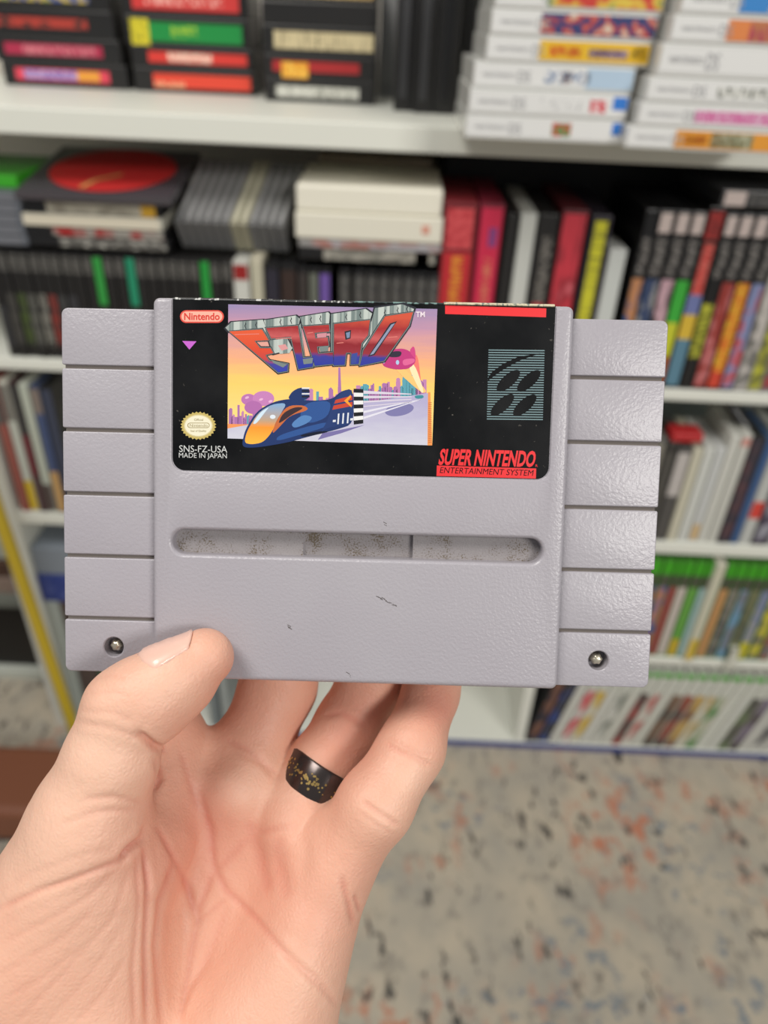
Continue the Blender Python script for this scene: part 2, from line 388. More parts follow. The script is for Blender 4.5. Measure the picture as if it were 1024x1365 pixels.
upright(426, 441, 370, S2T, .118, .135, DK, [(.6, .95, mat((110, 84, 160), .4)), (.05, .6, mat((140, 110, 140), .4))], 'violet upright disc case under the white box', 'disc case', None, 'jewel_case')
cols = [(190, 140, 130), (200, 200, 195), (190, 190, 160), (205, 200, 50), (190, 190, 185), (170, 170, 170), (178, 176, 160), (160, 160, 158)]
nmz = ['salmon', 'white', 'cream', 'yellow', 'pale grey', 'grey', 'ivory', 'dim grey']
for k in range(8):
    u = 455 + k * 16.6
    if k == 0: u = 452
    upright(u, u + 15.5, 370, S2T, .118, .135, DK, [(.62, .95, prn((96, 94, 90), (70, 70, 70), 100, 300)), (.1, .5, mat(cols[k], .4))], 'black upright disc case with a %s lower spine under the white box' % nmz[k], 'disc case', 'black disc cases under the white box', 'jewel_case')

# stack of flat jewel cases with the round red disc case on top
zr = S2T + .125 + .001
xs_ = onY(86, 325, D).x
def jc(lab, b, bands, T=.0105, dx=0, rz=0, c='disc case', n='jewel_case', L=.148):
    return dict(n=n, l=lab, c=c, g='disc cases lying flat above the dark row', T=T, L=L, DP=.125, b=b, bands=bands, dx=dx, rz=rz)
WP = prn((170, 168, 160), (90, 88, 84), 200, 120, .42)
ztop = stack(onY(36, 325, D).x, D + .006, zr, 0, [
    jc('black disc case with a white printed spine, bottom of the flat pile', DK, [(.22, .98, WP)], T=.0115),
    jc('black disc case with a red and grey spine, second in the flat pile', DK, [(.2, .98, prn((160, 44, 44), (150, 146, 138), 30, 34, .5))], T=.009, dx=-.002),
    jc('cream disc case in the middle of the flat pile', CREAM, [(.02, .98, mat((214, 206, 186), .5))], T=.0125, dx=-.005),
    jc('black disc case with a beige spine and yellow mark, upper part of the flat pile', DK, [(.2, .86, prn((178, 172, 156), (140, 134, 120), 200, 60, .5)), (.86, .96, mat((206, 160, 50), .4))], T=.0135, dx=-.004)])
zs_ = stack(onY(60, 325, D).x, D + .09, ztop, 0, [jc('black disc case propping up the back of the clear case with the round red disc', DK, [], T=.012, L=.12)])
rc = empty('jewel_case', mw=Matrix.Translation((onY(36, 325, D).x + .006, D - .002, ztop + .0005)) @ Matrix.Rotation(math.radians(8.5), 4, 'X'))
tag(rc, 'clear disc case holding a round red disc, topmost on the flat pile', 'disc case', 'disc cases lying flat above the dark row')
box('shell', -.006, .152, 0, .143, 0, .009, mat((74, 70, 76), .2, coat=.5), rc, .001)
bm = bmesh.new(); bmesh.ops.create_circle(bm, cap_ends=True, radius=.066, segments=64)
for v in bm.verts: v.co += Vector((.074, .071, .0098))
bm_obj('disc', bm, mat((196, 44, 44), .5), rc)
bm = bmesh.new()
for a_, b_ in (((.058, .012), (.066, .035)), ((.066, .035), (.088, .055))):
    p = Vector((b_[0] - a_[0], b_[1] - a_[1])).orthogonal().normalized() * .003
    vs = [bm.verts.new((x, y, .0106)) for x, y in ((a_[0] + p.x, a_[1] + p.y), (b_[0] + p.x, b_[1] + p.y), (b_[0] - p.x, b_[1] - p.y), (a_[0] - p.x, a_[1] - p.y))]
    bm.faces.new(vs)
bm_obj('gold_print', bm, mat((206, 150, 90), .5), rc)
# clear pile at far left with a green case on it
zl = stack(onY(-118, 325, D).x, D + .004, zr, 0, [jc('smoky clear jewel case in the pile under the bright green case', clear_mat((120, 124, 132), .3), [(.1, .95, mat((110, 112, 118), .4))], T=.0105, dx=random.uniform(-.003, .003), L=.124) for _ in range(5)])
gc = case('game_case', 'bright green game case lying flat at the left edge of the second shelf', 'game case', None, .012, .155, .12, mat((64, 170, 44), .35), [], Matrix.Translation((onY(-190, 250, D).x, D + .02, zl + .0122)) @ HORIZ)
# tilted clear jewel cases
for k in range(12):
    u = 232 + k * 12.2
    a = onY(u, 335, D)
    c = (126, 126, 126) if k not in (6, 7) else (176, 172, 150)
    case('cartridge_case', 'clear grey cartridge case tipped backwards between the flat pile and the white box' if k not in (6, 7) else 'cream cartridge case tipped backwards among the clear grey ones', 'cartridge case', 'clear cartridge cases tipped backwards above the dark row' if k not in (6, 7) else 'cream cartridge cases tipped backwards',
         .0088, .10, .035, clear_mat(c, .25), [(.05, .95, mat((min(c[0] + 34, 210), min(c[1] + 34, 210), min(c[2] + 34, 200)), .3), .3, .7)],
         M_loc(a.x, D + .010, zr + .0312, math.radians(0), -math.radians(62), -math.radians(9)))
# cases and boxes in the middle
xm = onY(398, 350, D).x
z_ = stack(xm, D + .004, zr, 0, [
    jc('disc case with a grey printed spine and orange mark under the white box', DK, [(.18, .98, prn((120, 118, 110), (160, 156, 146), 140, 90)), (.84, .94, mat((196, 130, 60), .4))], T=.0125, L=.146),
    jc('disc case with a thin pink and grey spine directly under the white box', mat((150, 148, 146), .4), [(.1, .98, prn((170, 168, 172), (170, 120, 110), 100, 40))], T=.009, L=.15)])
x0, x1 = onY(393, 300, D).x, onY(591, 300, D).x
wb = empty('game_box', (x0, D + .002, z_)); tag(wb, 'plain cream white box lying above the upright cases', 'box')
box('carton', 0, x1 - x0, 0, .13, 0, .026, mat((226, 222, 206), .5), wb, .002)
box('lid', .001, x1 - x0 - .002, .003, .128, .0262, .052, mat((232, 228, 212), .5), wb, .003)
box('printed_mark', (x1 - x0) * .86, (x1 - x0) * .91, -.0006, .001, .010, .018, mat((215, 150, 130), .5), wb)
bb = empty('cardboard_box', (x0 + .01, D + .15, S2T)); tag(bb, 'tan cardboard box standing at the back behind the cream white box', 'box')
box('carton', 0, x1 - x0 - .02, 0, .12, 0, .205, mat((176, 160, 136), .7), bb, .002)
box('printed_mark', .02, .05, -.0006, .001, .185, .197, mat((128, 92, 76), .6), bb)
# black box at the back, right half
kb = empty('storage_box', (onY(597, 240, D + .13).x, D + .16, S2T)); tag(kb, 'large black storage box at the back of the shelf behind the red books', 'box')
box('carton', 0, .66, 0, .12, 0, .19, mat((24, 23, 23), .6), kb, .003)
box('lid', -.003, .663, -.003, .123, .165, .2285, mat((22, 21, 21), .6), kb, .002)

# ---- second shelf, right: books
BKP = lambda c, c2, th=.5: prn(c, c2, 160, 120, th)
upright(584, 628, 390, S2T, .190, .14, mat((110, 26, 34), .5), [(.02, .74, mat((186, 38, 46), .5)), (.1, .72, prn((186, 38, 46), (214, 134, 50), 60, 300, .45), .35, .68, 1), (.76, .97, prn((205, 80, 84), (186, 60, 66), 100, 160), .1, .9)], 'thick red book with a gold spine title, leftmost of the two red books', 'book', None, 'book')  # shell darker than the spine: shade on the top face put into its colour
upright(629, 661, 390, S2T, .190, .14, mat((116, 24, 44), .5), [(.02, .98, mat((200, 36, 72), .5)), (.03, .72, prn((200, 44, 72), (206, 110, 90), 60, 240, .5), .38, .72, 1), (.78, .88, mat((130, 60, 120), .5), .45, .8, 1)], 'crimson book with a small violet emblem beside the gold titled red book', 'book', None, 'book')  # dark shell again paints the shaded top of the book
upright(664, 679, 390, S2T, .182, .14, BLK, [], 'plain black slab painting in the dark gap between crimson book and tall white case', 'book', None, 'book')  # black slab added where the row has only a dark gap
upright(681, 703, 390, S2T, .183, .14, mat((196, 198, 192), .35), [(.02, .98, mat((200, 202, 196), .35), .05, .95)], 'tall white case right of the two red books')
upright(704, 731, 390, S2T, .183, .14, BLK, [(.5, .88, prn((120, 116, 110), (50, 48, 48), 150, 260, .5), .35, .85), (.4, .5, mat((190, 50, 60), .4), .3, .85), (.06, .38, prn((120, 110, 112), (50, 48, 48), 150, 260, .5), .3, .8)], 'black book with grey lettering and a red block on its spine', 'book', None, 'book')
upright(733, 768, 390, S2T, .188, .14, mat((84, 24, 32), .45), [(.02, .98, prn((200, 56, 70), (160, 44, 56), 60, 24, .55, .4, (210, 100, 110)))], 'mottled red book between the black and yellow lettered books', 'book', None, 'book')  # shell colour darkened to carry the shade on the book top
upright(771, 799, 390, S2T, .184, .14, mat((40, 34, 44), .4), [(.02, .97, prn((204, 200, 50), (110, 106, 44), 30, 420, .58), .22, .8)], 'black book with big yellow lettering down its spine', 'book', None, 'book')
upright(802, 826, 390, S2T, .152, .14, mat((198, 200, 196), .4), [(.02, .98, mat((200, 204, 200), .4))], 'short white case right of the yellow lettered book')
PS = mat((212, 196, 190), .4); PST = prn((44, 42, 42), (136, 132, 128), 150, 520, .5)
row = [(836, 852, (186, 130, 90), (60, 90, 140), 'tan and blue'), (853, 874, (50, 66, 100), (150, 150, 150), 'navy and grey'), (875, 894, (196, 160, 170), (90, 80, 80), 'pink grey'),
       (895, 914, (60, 160, 60), (200, 200, 60), 'bright green and yellow'), (938, 955, (44, 40, 40), (150, 150, 50), 'black and olive'),
       (956, 975, (150, 56, 50), (190, 110, 110), 'brick red'), (976, 995, (214, 120, 50), (230, 160, 50), 'orange'), (996, 1014, (130, 140, 180), (190, 90, 100), 'pale blue and pink')]
for u0, u1, c1, c2, nm in row:
    top = (.885, .985) if u0 > 850 else (.96, .97)
    b = [(.66, .86, PST, .2, .85), (.02, .64, prn(c1, c2, 60, 60, .5))]
    if nm.startswith('bright'): b = [(.66, .86, PST, .2, .85), (.4, .64, mat((60, 170, 60), .4)), (.2, .4, mat((196, 200, 50), .4)), (.02, .2, mat((170, 90, 50), .4))]
    if nm == 'orange': b = [(.66, .86, PST, .2, .85), (.12, .64, prn((214, 110, 40), (222, 170, 50), 100, 260, .5)), (.02, .12, mat((205, 70, 50), .4))]
    if nm.startswith('black and'): b = [(.66, .86, PST, .2, .85), (.2, .52, prn((190, 190, 60), (60, 60, 30), 100, 460, .52))]
    if u0 > 850: b.append((.885, .985, PS, .13, .87))
    upright(u0, u1 + .5, 400, S2T, .192, .135, DK, b, 'black game case with a white top square above %s art' % nm if u0 > 850 else 'black game case with tan and blue art next to the short white case', 'game case', 'black game cases at the right of the second shelf')
upright(915, 937, 400, S2T, .197, .135, BLK, [(.84, .98, prn((170, 50, 46), (120, 40, 40), 150, 260)), (.55, .82, prn((196, 60, 54), (214, 110, 100), 150, 330, .5), .2, .85), (.44, .55, mat((110, 120, 170), .4)), (.3, .44, mat((214, 180, 60), .4)), (.02, .3, mat((90, 130, 150), .4))], 'red topped game case standing among the black ones', 'game case', 'black game cases at the right of the second shelf')
for u0, u1, c1, c2, nm in ((1016, 1034, (196, 190, 184), (120, 118, 114), 'white and grey'), (1035, 1054, (190, 190, 60), (120, 120, 60), 'yellow'), (1055, 1074, (90, 90, 96), (170, 60, 60), 'grey')):
    upright(u0, u1 + .5, 400, S2T, .192, .135, mat((150, 148, 144), .4), [(.02, .98, prn(c1, c2, 60, 60, .5))], 'game case with a %s spine at the right edge of the second shelf' % nm, 'game case', 'game cases at the right edge')
a = onY(962, 262, D)
case('game_case', 'game case lying flat on top of the upright black game cases', 'game case', None, .0155, .19, .13, mat((60, 60, 62), .3), [(.02, .13, PS), (.15, .95, prn((96, 94, 92), (60, 60, 60), 500, 150))], Matrix.Translation((a.x, D, S2T + .198 + .0157)) @ HORIZ)

# ---- third shelf, right
Y3 = D + .004
def up3(u0, u1, H, body, bands, label, **k): return upright(u0, u1, 705, S3T, H, k.pop('dp', .085), body, bands, label, Y=k.pop('Y', Y3), **k)
up3(826, 842, .15, mat((60, 58, 58), .4), [(.05, .9, mat((70, 68, 66), .4))], 'dark grey game case just right of the grey cartridge')
up3(843, 857, .15, mat((96, 95, 92), .4), [(.45, .95, mat((134, 130, 120), .4)), (.05, .4, mat((70, 68, 66), .4))], 'grey game case with a lighter spine top behind the cartridge edge')
up3(858, 873, .145, mat((54, 52, 50), .4), [(.05, .9, mat((76, 74, 70), .4))], 'charcoal game case left of the pale topped one, third shelf')
up3(874, 892, .138, mat((78, 76, 74), .4), [(.5, .95, mat((186, 180, 176), .4)), (.05, .48, mat((80, 78, 76), .4))], 'dark game case with a pale spine top, third shelf')
zz = S3T + .152
rb = box('game_cartridge', onY(893, 600, D).x, onY(935, 600, D).x, D + .003, D + .03, S3T + .1455, S3T + .1455 + .012, mat((176, 36, 40), .4), bev=.002)
tag(rb, 'small red box lying across the dark cases on the third shelf', 'box')
whites = [(893, 906, .138, (200, 196, 176), 'yellowish white'), (907, 921, .139, (204, 206, 200), 'cool white'), (922, 934, .140, (200, 202, 200), 'white tan patched'), (935, 947, .158, (206, 206, 198), 'tall white'), (948, 961, .160, (198, 198, 190), 'tall pink tipped white')]
for u0, u1, H, c, nm in whites:
    b = [(.03, .97, mat(c, .4))]
    if 'tan' in nm: b.append((.03, .2, mat((208, 178, 130), .4), .1, .9, 1))
    if 'pink' in nm: b.append((.9, .97, mat((206, 150, 140), .4), .1, .9, 1))
    up3(u0, u1, H, mat(c, .4), b, '%s game case in the pale group on the third shelf' % nm, group='white game cases on the third shelf')
up3(962, 979, .158, DK, [(.02, .98, prn((56, 52, 62), (84, 60, 66), 40, 40))], 'dark slate game case right of the white ones, third shelf')
up3(980, 990, .155, mat((60, 90, 130), .4), [(.02, .98, mat((62, 92, 136), .4))], 'slim blue game case on the third shelf')
up3(991, 1008, .158, mat((180, 182, 178), .4), [(.02, .98, mat((186, 188, 184), .4)), (.26, .42, mat((206, 66, 56), .4), .07, .93, 1)], 'white game case with a red patch at the right edge of the third shelf')
up3(1009, 1030, .158, DK, [(.02, .98, prn((70, 60, 80), (150, 150, 160), 40, 40))], 'dark violet game case at the right edge of the third shelf')
up3(1031, 1050, .158, mat((160, 160, 160), .4), [(.02, .98, prn((150, 150, 150), (190, 190, 190), 40, 40))], 'light grey game case at the far right of the third shelf')
bn = empty('storage_bin', (onY(840, 600, D + .16).x, D + .17, S3T)); tag(bn, 'grey translucent plastic bin at the back of the third shelf', 'bin')
box('tub', 0, .5, 0, .11, 0, .15, clear_mat((170, 180, 180), .2), bn, .008, seg=4)
box('lid', -.004, .504, -.006, .114, .15, .164, mat((176, 186, 186), .25), bn, .004, seg=3)
# black cable
def tube(name, pts, r, m, parent=None):
    cu = bpy.data.curves.new(name, 'CURVE'); cu.dimensions = '3D'; s = cu.splines.new('NURBS'); s.points.add(len(pts) - 1)
    for p, q in zip(s.points, pts): p.co = (*q, 1)
    s.use_endpoint_u = True; s.order_u = 3; cu.bevel_depth = r; cu.bevel_resolution = 4
    ob = bpy.data.objects.new(name, cu); COL.objects.link(ob)
    dg = bpy.context.evaluated_depsgraph_get(); dg.update()
    me = bpy.data.meshes.new_from_object(ob.evaluated_get(dg)); bpy.data.objects.remove(ob); bpy.data.curves.remove(cu)
    for p in me.polygons: p.use_smooth = True
    return link(name, me, m, parent)
cb = tube('cable', [onY(962, 520, D + .05), onY(976, 545, D + .04), onY(994, 568, D + .03), onY(1002, 580, D + .025), onY(990, 590, D + .02)], .0065, DK)
tag(cb, 'short black cable hanging above the tall white cases on the third shelf', 'cable')

# ---- fourth shelf, right: green topped cases
GT = mat((62, 160, 30), .3); GB = mat((74, 78, 62), .4)
def up4(u0, u1, c, nm, H=.176, extra=None, body=None, green=True, v=860, z=S4T, lean=0, Y=D + .003, grp='green topped game cases on the fourth shelf'):
    b = []
    if green: b += [(.86, .985, GT), (.74, .86, GB), (.02, .74, c)]
    else: b += [(.02, .98, c)]
    if extra: b += extra
    upright(u0, u1, v, z, H, .135, body or mat((70, 130, 50), .35), b, nm, Y=Y, group=grp)
YB = mat((200, 170, 50), .4)
g4 = [(835, 851, prn((70, 90, 150), (180, 110, 60), 40, 30), 'blue and tan', None), (852, 867, prn((70, 90, 150), (170, 120, 100), 40, 30), 'blue and dusty orange', None),
      (868, 877, mat((160, 70, 74), .4), 'dusty red', None), (878, 891, mat((196, 186, 178), .4), 'pale pinkish white', None),
      (892, 905, mat((100, 160, 70), .4), 'leaf green', [(.02, .2, YB, .1, .9, 1)]), (906, 917, mat((160, 190, 190), .4), 'pale aqua', None)]
for u0, u1, m_, nm, ex in g4: up4(u0, u1, m_, 'green topped game case with a %s spine, fourth shelf' % nm, extra=ex)
up4(918, 931, mat((200, 198, 176), .4), 'white case reaching over the green tops on the fourth shelf', H=.178, extra=[(.02, .24, mat((205, 176, 60), .4), .1, .9, 1)], body=mat((205, 203, 186), .4), green=False, Y=D - .004)
g4 = [(932, 944, mat((196, 146, 96), .4), 'soft orange', None), (945, 958, prn((130, 126, 116), (90, 88, 90), 50, 50), 'mottled grey', None), (959, 972, prn((110, 150, 180), (120, 120, 130), 40, 20), 'sky blue and grey', None),
      (973, 985, prn((120, 120, 90), (90, 90, 80), 50, 50), 'olive', None), (986, 1000, prn((120, 130, 160), (150, 150, 150), 50, 50), 'blue grey', [(.02, .2, mat((200, 190, 40), .4), .1, .9, 1)]),
      (1001, 1016, prn((96, 96, 96), (200, 190, 60), 40, 40), 'grey and yellow', None), (1017, 1034, prn((150, 90, 80), (110, 110, 110), 40, 40), 'rust', None)]
for u0, u1, m_, nm, ex in g4: up4(u0, u1, m_, 'green topped game case with a %s spine, fourth shelf' % nm, extra=ex)
tg = empty('shelf_clip', onY(976, 872, D)); tag(tg, 'small white plastic clip hooked over the front of the fourth shelf', 'clip')
box('hook', -.006, .006, -.0065, -.0035, -.026, .014, mat((205, 205, 192), .4), tg, .001)
box('tab', -.006, .006, -.0065, .006, .011, .014, mat((205, 205, 192), .4), tg, .001)

# ---- bottom shelf, right: leaning white cases
Lb = math.radians(11)
bot = [(698, 712, prn((44, 46, 60), (120, 84, 70), 40, 26), 'dark with blue and rust art', 0), (713, 727, prn((50, 70, 130), (60, 60, 66), 40, 26), 'deep blue', 0), (728, 741, mat((206, 206, 198), .4), 'blank white', 0),
       (742, 755, prn((206, 206, 200), (206, 80, 90), 60, 22, .5), 'white with pink art', 1), (756, 769, prn((206, 204, 190), (206, 170, 50), 50, 20, .5), 'white with yellow art', 1), (770, 783, mat((204, 204, 196), .4), 'clean white', 1),
       (784, 797, prn((204, 204, 196), (90, 100, 90), 50, 22, .56), 'white with green grey art', 1), (798, 811, mat((202, 202, 192), .4), 'ivory white', 1), (812, 824, prn((150, 50, 50), (60, 46, 46), 50, 20, .5), 'dark red', 1),
       (825, 838, prn((204, 200, 190), (180, 60, 60), 50, 22, .54), 'white with red art', 1), (839, 852, mat((200, 200, 190), .4), 'off white', 1), (853, 867, prn((60, 56, 52), (120, 90, 70), 50, 20), 'dark brown', 1),
       (868, 882, prn((56, 54, 54), (150, 70, 50), 50, 20), 'black and rust', 1), (883, 896, prn((110, 70, 60), (196, 160, 80), 50, 20), 'brown and gold', 1), (897, 910, prn((200, 198, 180), (190, 160, 90), 50, 20, .55), 'cream and gold', 1),
       (911, 925, prn((90, 140, 80), (190, 190, 170), 50, 18), 'green and cream', 1), (926, 940, mat((206, 208, 198), .4), 'bright white', 1), (941, 955, mat((200, 202, 194), .4), 'dull white', 1), (956, 969, prn((90, 110, 70), (60, 56, 56), 50, 20), 'dark green', 1),
       (970, 984, prn((60, 52, 52), (120, 110, 130), 50, 20), 'dark with lilac art', 1), (985, 999, mat((196, 196, 190), .4), 'pale grey', 1), (1000, 1014, prn((196, 196, 190), (60, 60, 70), 50, 20), 'white and navy', 1), (1015, 1030, mat((190, 190, 184), .4), 'ash white', 1)]
WT = mat((202, 204, 194), .4)
for u0, u1, m_, nm, top in bot:
    x0, x1 = rowX(u0, 996), rowX(u1, 996)
    T = (x1 - x0) * math.cos(Lb) * .97
    H = .173
    b = [(.02, .72, m_)] + ([(.72, .93, WT), (.93, .99, GT)] if top else [(.72, .98, m_)])
    case('game_case', 'leaning game case with a %s spine on the bottom shelf' % nm, 'game case', 'white game cases leaning on the bottom shelf', T, H, .135, mat((200, 202, 192), .35) if top else DK, b, M_loc(x0 + .001, D + .003, BT + .0005, Lb))

# ---- left bays
def upl(u0, u1, v, z, H, body, bands, label, lean=0, **k): return upright(u0, u1, v, z, H, .135, body, bands, label, lean=lean, **k)
upl(22, 34, 655, S3T, .182, mat((150, 70, 64), .4), [(.02, .7, mat((156, 92, 84), .4)), (.7, .98, G1)], 'dusty red game case against the left side panel')
upl(35, 47, 655, S3T, .184, mat((190, 188, 176), .4), [(.02, .26, mat((206, 176, 50), .4)), (.26, .72, mat((190, 194, 184), .4)), (.72, .98, mat((120, 118, 112), .4))], 'white game case with a yellow spine foot, left part of the third shelf')
upl(48, 58, 655, S3T, .184, mat((60, 40, 42), .4), [(.02, .3, mat((84, 64, 66), .4)), (.3, .62, mat((110, 46, 54), .4)), (.62, .98, mat((60, 60, 60), .4))], 'dark maroon game case left of the pale green one')
upl(59, 71, 655, S3T, .182, mat((180, 184, 172), .4), [(.24, .98, mat((184, 190, 176), .4)), (.02, .24, mat((90, 80, 76), .4))], 'pale green white game case on the left of the third shelf')
upl(72, 84, 655, S3T, .180, mat((60, 70, 96), .4), [(.02, .35, mat((196, 156, 100), .4)), (.35, .8, mat((70, 84, 120), .4)), (.8, .98, mat((130, 118, 110), .4))], 'navy game case with an orange spine foot at the cartridge edge')
upl(85, 99, 655, S3T, .180, DK, [(.02, .98, mat((60, 66, 84), .4))], 'dark blue game case hidden mostly behind the cartridge edge')
# lower left bay: boxes
x0 = onY(50, 790, D).x
zb = BT
b1 = empty('game_box', (XU + .004, D + .004, BT)); tag(b1, 'pale grey box standing in the lower left bay beside the side panel', 'box')
box('carton', 0, .018, 0, .15, 0, .25, mat((170, 178, 172), .5), b1, .001)
b2 = empty('game_box', (XU + .024, D + .004, BT)); tag(b2, 'dark brown box standing in the lower left bay', 'box')
box('carton', 0, .03, 0, .15, 0, .25, mat((84, 72, 68), .5), b2, .001)
b3 = empty('game_box', (XU + .056, D + .004, BT)); tag(b3, 'dark green box standing in the lower left bay, seen above the thumb', 'box')
box('carton', 0, .03, 0, .15, 0, .25, mat((60, 92, 66), .5), b3, .001)
b4 = empty('game_box', (XU + .002, D + .004, BT + .2505)); tag(b4, 'royal blue box lying flat in the lower left bay', 'box')
box('carton', 0, .17, 0, .14, 0, .048, mat((50, 66, 132), .5), b4, .001)
box('printed_panel', .01, .16, -.0005, .001, .008, .04, prn((50, 66, 132), (76, 90, 150), 50, 50), b4)
b5 = empty('game_box', (XU + .002, D + .006, BT + .299)); tag(b5, 'slate grey box lying on the royal blue box', 'box')
box('carton', 0, .16, 0, .14, 0, .045, mat((130, 138, 148), .5), b5, .001)
# glimpses between the fingers
upl(280, 293, 950, BT, .17, mat((110, 118, 122), .4), [(.02, .98, mat((120, 128, 130), .4))], 'grey blue game case on the bottom shelf seen between thumb and finger')
upl(296, 306, 950, BT, .17, mat((150, 156, 156), .4), [(.02, .98, mat((160, 166, 164), .4))], 'pale grey game case on the bottom shelf seen between thumb and finger')
upl(371, 384, 950, BT, .12, mat((96, 104, 110), .4), [(.02, .98, mat((90, 98, 104), .4))], 'slate game case on the bottom shelf seen beside the ring')

# yellow pole
p0, p1 = onY(108, 985, D - .05), onY(-14, 650, D - .03)
p0 = onZ(104, 985, FL + .012)
dirp = (p1 - p0).normalized(); p1 = p0 + dirp * .62
yl = tube('pole', [p0, (p0 + p1) / 2, p1], .0085, mat((200, 172, 44), .4)); tag(yl, 'yellow pole leaning against the left side panel of the bookcase', 'pole')

# far-left unit
Y2 = D * 1.12
cz = empty('media_cabinet', (0, Y2, FL)); tag(cz, 'low white cabinet with a dark open bay at the left edge of the photo', 'cabinet')
xr_ = XL - .012
xl_ = xr_ - .6
zc = lambda u, v: onY(u, v, Y2).z - FL
za, zb_ = zc(30, 893), zc(30, 811)
box('base', xl_, xr_, -.001, .2, 0, za, mat((196, 200, 190), .5), cz, .002)
box('shelf', xl_, xr_, 0, .2, zb_, zb_ + .02, mat((120, 124, 116), .5), cz, .001)
box('back_panel', xl_, xr_, .19, .2, za, .52, mat((60, 56, 54), .5), cz)
box('side_panel', xr_ - .016, xr_, 0, .2, za, .52, mat((200, 200, 190), .5), cz, .001)
box('side_panel', xl_, xl_ + .016, 0, .2, za, .52, mat((200, 200, 190), .5), cz, .001)
t1 = box('void_block', xl_ + .05, xr_ - .03, Y2 + .01, Y2 + .18, FL + za, FL + zb_ - .004, mat((20, 18, 18), .4), bev=.004); tag(t1, 'black block added as the dark void in the open bay of the low cabinet', 'dark block')  # solid black block stands in for the darkness of the open bay
zt = FL + zb_ + .0205
t2 = box('wooden_box', xl_ + .05, xr_ - .022, Y2 + .01, Y2 + .17, zt, zt + .032, mat((150, 130, 118), .6), bev=.002); tag(t2, 'dusty pink brown box on the low cabinet shelf', 'box')
t3 = box('wooden_box', xl_ + .06, xr_ - .03, Y2 + .012, Y2 + .17, zt + .0322, zt + .062, mat((84, 60, 48), .6), bev=.002); tag(t3, 'dark brown box stacked on the pink brown box', 'box')
t4 = box('paper_box', xl_ + .06, xr_ - .022, Y2 + .02, Y2 + .17, zt + .0622, zt + .1, mat((180, 184, 172), .6), bev=.002); tag(t4, 'pale box on top of the stack at the left edge', 'box')

# brown footstool
q = onZ(12, 1132, FL)
st = empty('footstool', (q.x, q.y, FL)); tag(st, 'brown leather footstool on the rug at the left edge behind the hand', 'footstool')
qt = onY(30, 992, q.y + .0)
bm = bmesh.new(); hs = onY(12, 1088, q.y).z - FL; add_box(bm, -.40, .085, .004, onZ(30, 992, FL + hs).y - q.y, .012, hs, 0, .012, 4)
bm_obj('cushion', bm, mat((122, 74, 52), .45), st, smooth=False)
box('base', -.39, .075, .012, .06, 0, .012, mat((60, 50, 44), .6), st, .001)

# ================================================================== CARTRIDGE
mm = .001
Rc = np.array([[0.99954, 0.02444, -0.01802], [-0.02588, 0.99612, -0.08413], [0.01589, 0.08456, 0.99629]])
Tc = np.array([-5.7731, 3.0274, -168.7549])
CM = CAMM @ (Matrix.Translation(Vector(Tc) * mm) @ Matrix(Rc.tolist()).to_4x4())
CW, CT, CB, WTOP, WBOT, ZW, THK = 46.5, 43.5, 42.7, 41.2, 42.4, 2.5, 18.5
def L2(u, v, z=0.0):
    """photo pixel -> point on the cartridge's own face plane (mm)"""
    d = np.array([(u - 512) / F, -(v - 682.5) / F, -1.0])
    nrm = Rc[:, 2]; o = Tc + nrm * z
    p = d * (o @ nrm) / (d @ nrm)
    q_ = Rc.T @ (p - Tc); return float(q_[0]), float(q_[1])
cart = empty('game_cartridge', mw=CM)
tag(cart, 'grey racing game cartridge held up in front of the shelves, pinched between thumb and fingers', 'game cartridge')

def stadium(xa, xb, yc, r, n=12):
    pts = []
    for k in range(n + 1):
        a = math.pi / 2 + math.pi * k / n; pts.append((xa + r + r * math.cos(a), yc + r * math.sin(a)))
    for k in range(n + 1):
        a = -math.pi / 2 + math.pi * k / n; pts.append((xb - r + r * math.cos(a), yc + r * math.sin(a)))
    return pts
def rrect(x0, x1, y0, y1, r, n=8, corners=(1, 1, 1, 1)):
    pts = []
    for (cx_, cy_, a0, on) in ((x1 - r, y1 - r, 0, corners[0]), (x0 + r, y1 - r, 90, corners[1]), (x0 + r, y0 + r, 180, corners[2]), (x1 - r, y0 + r, 270, corners[3])):
        if on:
            for k in range(n + 1):
                a = math.radians(a0 + 90 * k / n); pts.append((cx_ + r * math.cos(a), cy_ + r * math.sin(a)))
        else:
            a = math.radians(a0 + 45); s_ = math.sqrt(2)
            pts.append((cx_ + r * s_ * math.cos(a), cy_ + r * s_ * math.sin(a)))
    return pts
def loft(rings, m=0, mats_i=None):
    """rings: list of (pts2d, z) with equal counts, capped"""
    bm = bmesh.new(); R_ = []
    for pts, z in rings: R_.append([bm.verts.new((x * mm, y * mm, z * mm)) for x, y in pts])
    n = len(R_[0])
    for a, b in zip(R_, R_[1:]):
        for k in range(n): bm.faces.new((a[k], a[(k + 1) % n], b[(k + 1) % n], b[k]))
    bm.faces.new(R_[0]); bm.faces.new(R_[-1])
    bmesh.ops.recalc_face_normals(bm, faces=bm.faces)
    return bm
def offs(pts, d, z=None):
    """grow a convex outline by d"""
    n = len(pts); out = []
    for k in range(n):
        p0_, p_, p1_ = Vector(pts[k - 1]), Vector(pts[k]), Vector(pts[(k + 1) % n])
        e0, e1 = (p_ - p0_), (p1_ - p_)
        if e0.length < 1e-6: e0 = e1
        if e1.length < 1e-6: e1 = e0
        n0 = Vector((e0.y, -e0.x)).normalized(); n1 = Vector((e1.y, -e1.x)).normalized()
        nn = (n0 + n1).normalized(); c_ = max(.5, nn.dot(n0))
        out.append((p_.x + nn.x * d / c_, p_.y + nn.y * d / c_))
    return out
